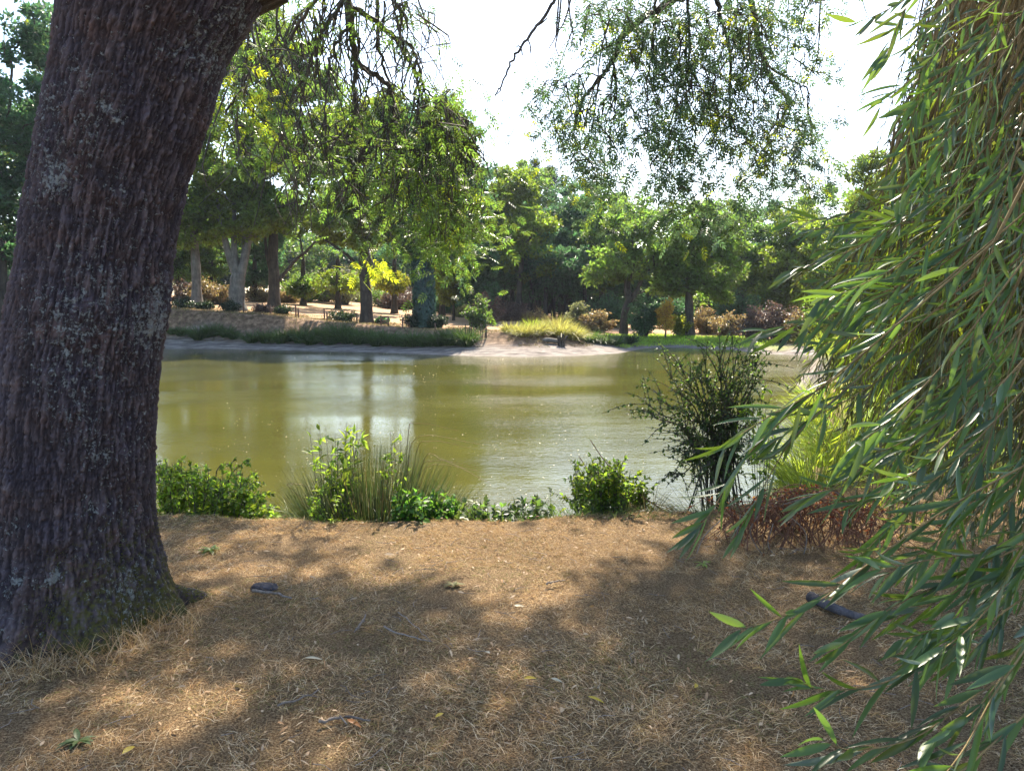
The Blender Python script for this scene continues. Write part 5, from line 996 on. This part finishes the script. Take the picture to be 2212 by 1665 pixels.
# dark drooping sedge, bright sedges, bramble heap
def sedge(px, Y, rx, h, n, mat, lb, wd=.006, bend=.9, lean=(0, 0), nm='sedge_clump', spread=.9):
    o = tussock(nm, gpos(px, Y), rx, h, n, mat, wd, bend, 7, lean, spread); tag(o, lb, 'sedge', 'sedge clumps on the near bank'); return o
sedge(1500, 5.95, .6, .95, 620, 'sedge_dark', 'dark arching sedge leaning over the water below the shrub', .005, 1.0, (-.55, 0)); sedge(1590, 6.1, .6, .9, 520, 'sedge_dark', 'dark sedge at the foot of the upright shrub', .005, .8, (-.1, 0))
sedge(1660, 6.3, .6, .95, 520, 'sedge_bright', 'bright green sedge left of the bramble heap', .006, .7, (.05, 0)); sedge(1760, 6.9, .7, 1.0, 560, 'sedge_bright', 'glowing green sedge behind the bramble heap', .007, .7); sedge(1850, 7.6, .8, 1.1, 560, 'sedge_bright', 'tall bright sedge behind the willow tips', .008, .7)
sedge(1950, 7.2, .8, 1.1, 560, 'sedge_bright', 'bright sedge half hidden by the willow curtain', .008, .7); sedge(1800, 9.0, .9, 1.1, 480, 'sedge_bright', 'pale green sedge farther along the right shore', .010, .7); sedge(2060, 8.0, .9, 1.1, 480, 'sedge_bright', 'bright sedge at the far right behind the willow', .010, .7)
sedge(1720, 6.0, .5, .5, 260, 'sedge_dark', 'low green sedge at the back of the bramble heap', .005, .8)
bh = gnear(1760, 1170); heap = thing('bramble_heap', bh, 'rust brown heap of dead brambles and bracken at the right', 'brambles'); T = MB(); F = MB()
for k in range(150):
    px = rs.uniform(1600, 1900); a = gnear(px, rs.uniform(1120, 1190)); tx_ = px+rs.normal()*70; e = at(tx_, np.interp(tx_, [1560, 1680, 1760, 1850, 1960], [1130, 1060, 1045, 1080, 1120])+abs(rs.normal())*45, a[1]+rs.normal()*.2); z = max(e[2], 1.1); e = np.array([e[0], e[1], z])
    P = spline([a, (a+e)/2+[rs.normal()*.1, 0, .12], e, e+[rs.normal()*.18, rs.normal()*.1, -rs.uniform(.1, .35)]], 14); tube(T, P-bh, np.linspace(.0045, .002, 14), 4, False); q = P[rs.randint(3, 14, 16)]-bh
    leaves(F, q[:9], rs.normal(size=(9, 3)), rs.normal(size=(9, 3)), .028, .013, T_leaf())
T.build('stems', M['bramble'], heap); F.build('dead_leaves', M['dead'], heap)
T = MB()
for pl in ([(1640, 1110), (1620, 1150), (1650, 1200), (1680, 1205), (1720, 1190)], [(1700, 1110), (1740, 1150), (1735, 1200), (1715, 1215)], [(1560, 1120), (1520, 1160), (1500, 1210), (1490, 1235)], [(1600, 1110), (1590, 1160), (1570, 1200)], [(1670, 1130), (1660, 1180), (1690, 1210)], [(1690, 1090), (1740, 1075), (1800, 1060), (1850, 1110)]):
    T_ = [at(x, y, 4.75) for x, y in pl]; tube(T, spline(T_, 16)-bh, .0035, 5, False)
T.build('looping_stem', M['stick'], heap)
n = 6500; X = rs.uniform(-4.9, 3.0, n); Y = rs.uniform(5.5, 6.15, n); P = np.stack([X, Y, height(X, Y)-.01], -1); hN = fbm(X*2.5, Y*2, 0, 3, 19); k = (lake_sd(X, Y) > -.25) & (hN > .42); P = P[k]; hN = hN[k]; mb = MB(); blades(mb, P, rdir(len(P), 1.6), rs.uniform(.03, .16, len(P))*(.4+3.5*np.clip(hN-.42, 0, 1)*2), .003, .5, 4); tag(mb.build('edge_grass', M['sedge_dark']), 'short green grass fringe along the near bank edge', 'grass', kind='stuff')

for i, px in enumerate((355, 470, 545, 585, 630, 690, 830, 900, 990, 1050, 1110, 1165, 1225, 1260, 1345, 1395, 1440, 1480)):
    o = tussock('grass_tuft', gpos(px, rs.uniform(5.72, 6.0)), .35, rs.uniform(.22, .48), 110, ('sedge_dark', 'rush_dead', 'sedge_bright', 'bank_dry')[i % 4], .004, .7, 4, (rs.normal()*.1, 0), 1.0)
    tag(o, ORD[i]+' little tuft of wild grass from the left along the near bank edge', 'grass tuft', 'grass tufts on the near bank edge')
# ------------------------------------------------------------------ right shore plants seen through the willow
for px, Y, h, mt, lb in ((1790, 24, 1.3, 'sedge_bright', 'far sedge at the pale right shore'), (1830, 21, 1.3, 'sedge_bright', 'mid green sedge on the pale right shore'), (1760, 16, 1.2, 'sedge_bright', 'lime sedge rising at the right water edge'), (1740, 11, 1.0, 'sedge_bright', 'lime sedge at the water just past the bramble heap'), (1790, 13, 1.0, 'sedge_bright', 'sedge on the right shore beyond the bramble heap'), (1850, 18, 1.2, 'sedge_bright', 'green sedge farther along the right shore'), (1900, 14, 1.1, 'sedge_dark', 'darker sedge behind the willow on the right shore')):
    o = tussock('sedge_tussock', gpos(px, Y), .9, h, 420, mt, .014, .6, spread=.9); tag(o, lb, 'sedge', 'tussocks on the right shore')

# ------------------------------------------------------------------ haze
me = bpy.data.meshes.new('haze'); import bmesh as _b; bm = _b.new(); _b.ops.create_cube(bm, size=1.0); bm.to_mesh(me); bm.free()
hz = bpy.data.objects.new('haze', me); col.objects.link(hz); hz.scale = (820, 680, 30); hz.location = (0, 270, 13.0); hz['kind'] = 'stuff'; hz['label'] = 'thin bluish summer haze over the pond'
m, n_, out = newmat('haze'); v = ND(n_, 'ShaderNodeVolumePrincipled'); v.inputs['Color'].default_value = (.72, .84, 1, 1); v.inputs['Density'].default_value = .00022; v.inputs['Anisotropy'].default_value = .5
n_.links.new(v.outputs[0], out.inputs['Volume']); me.materials.append(m)
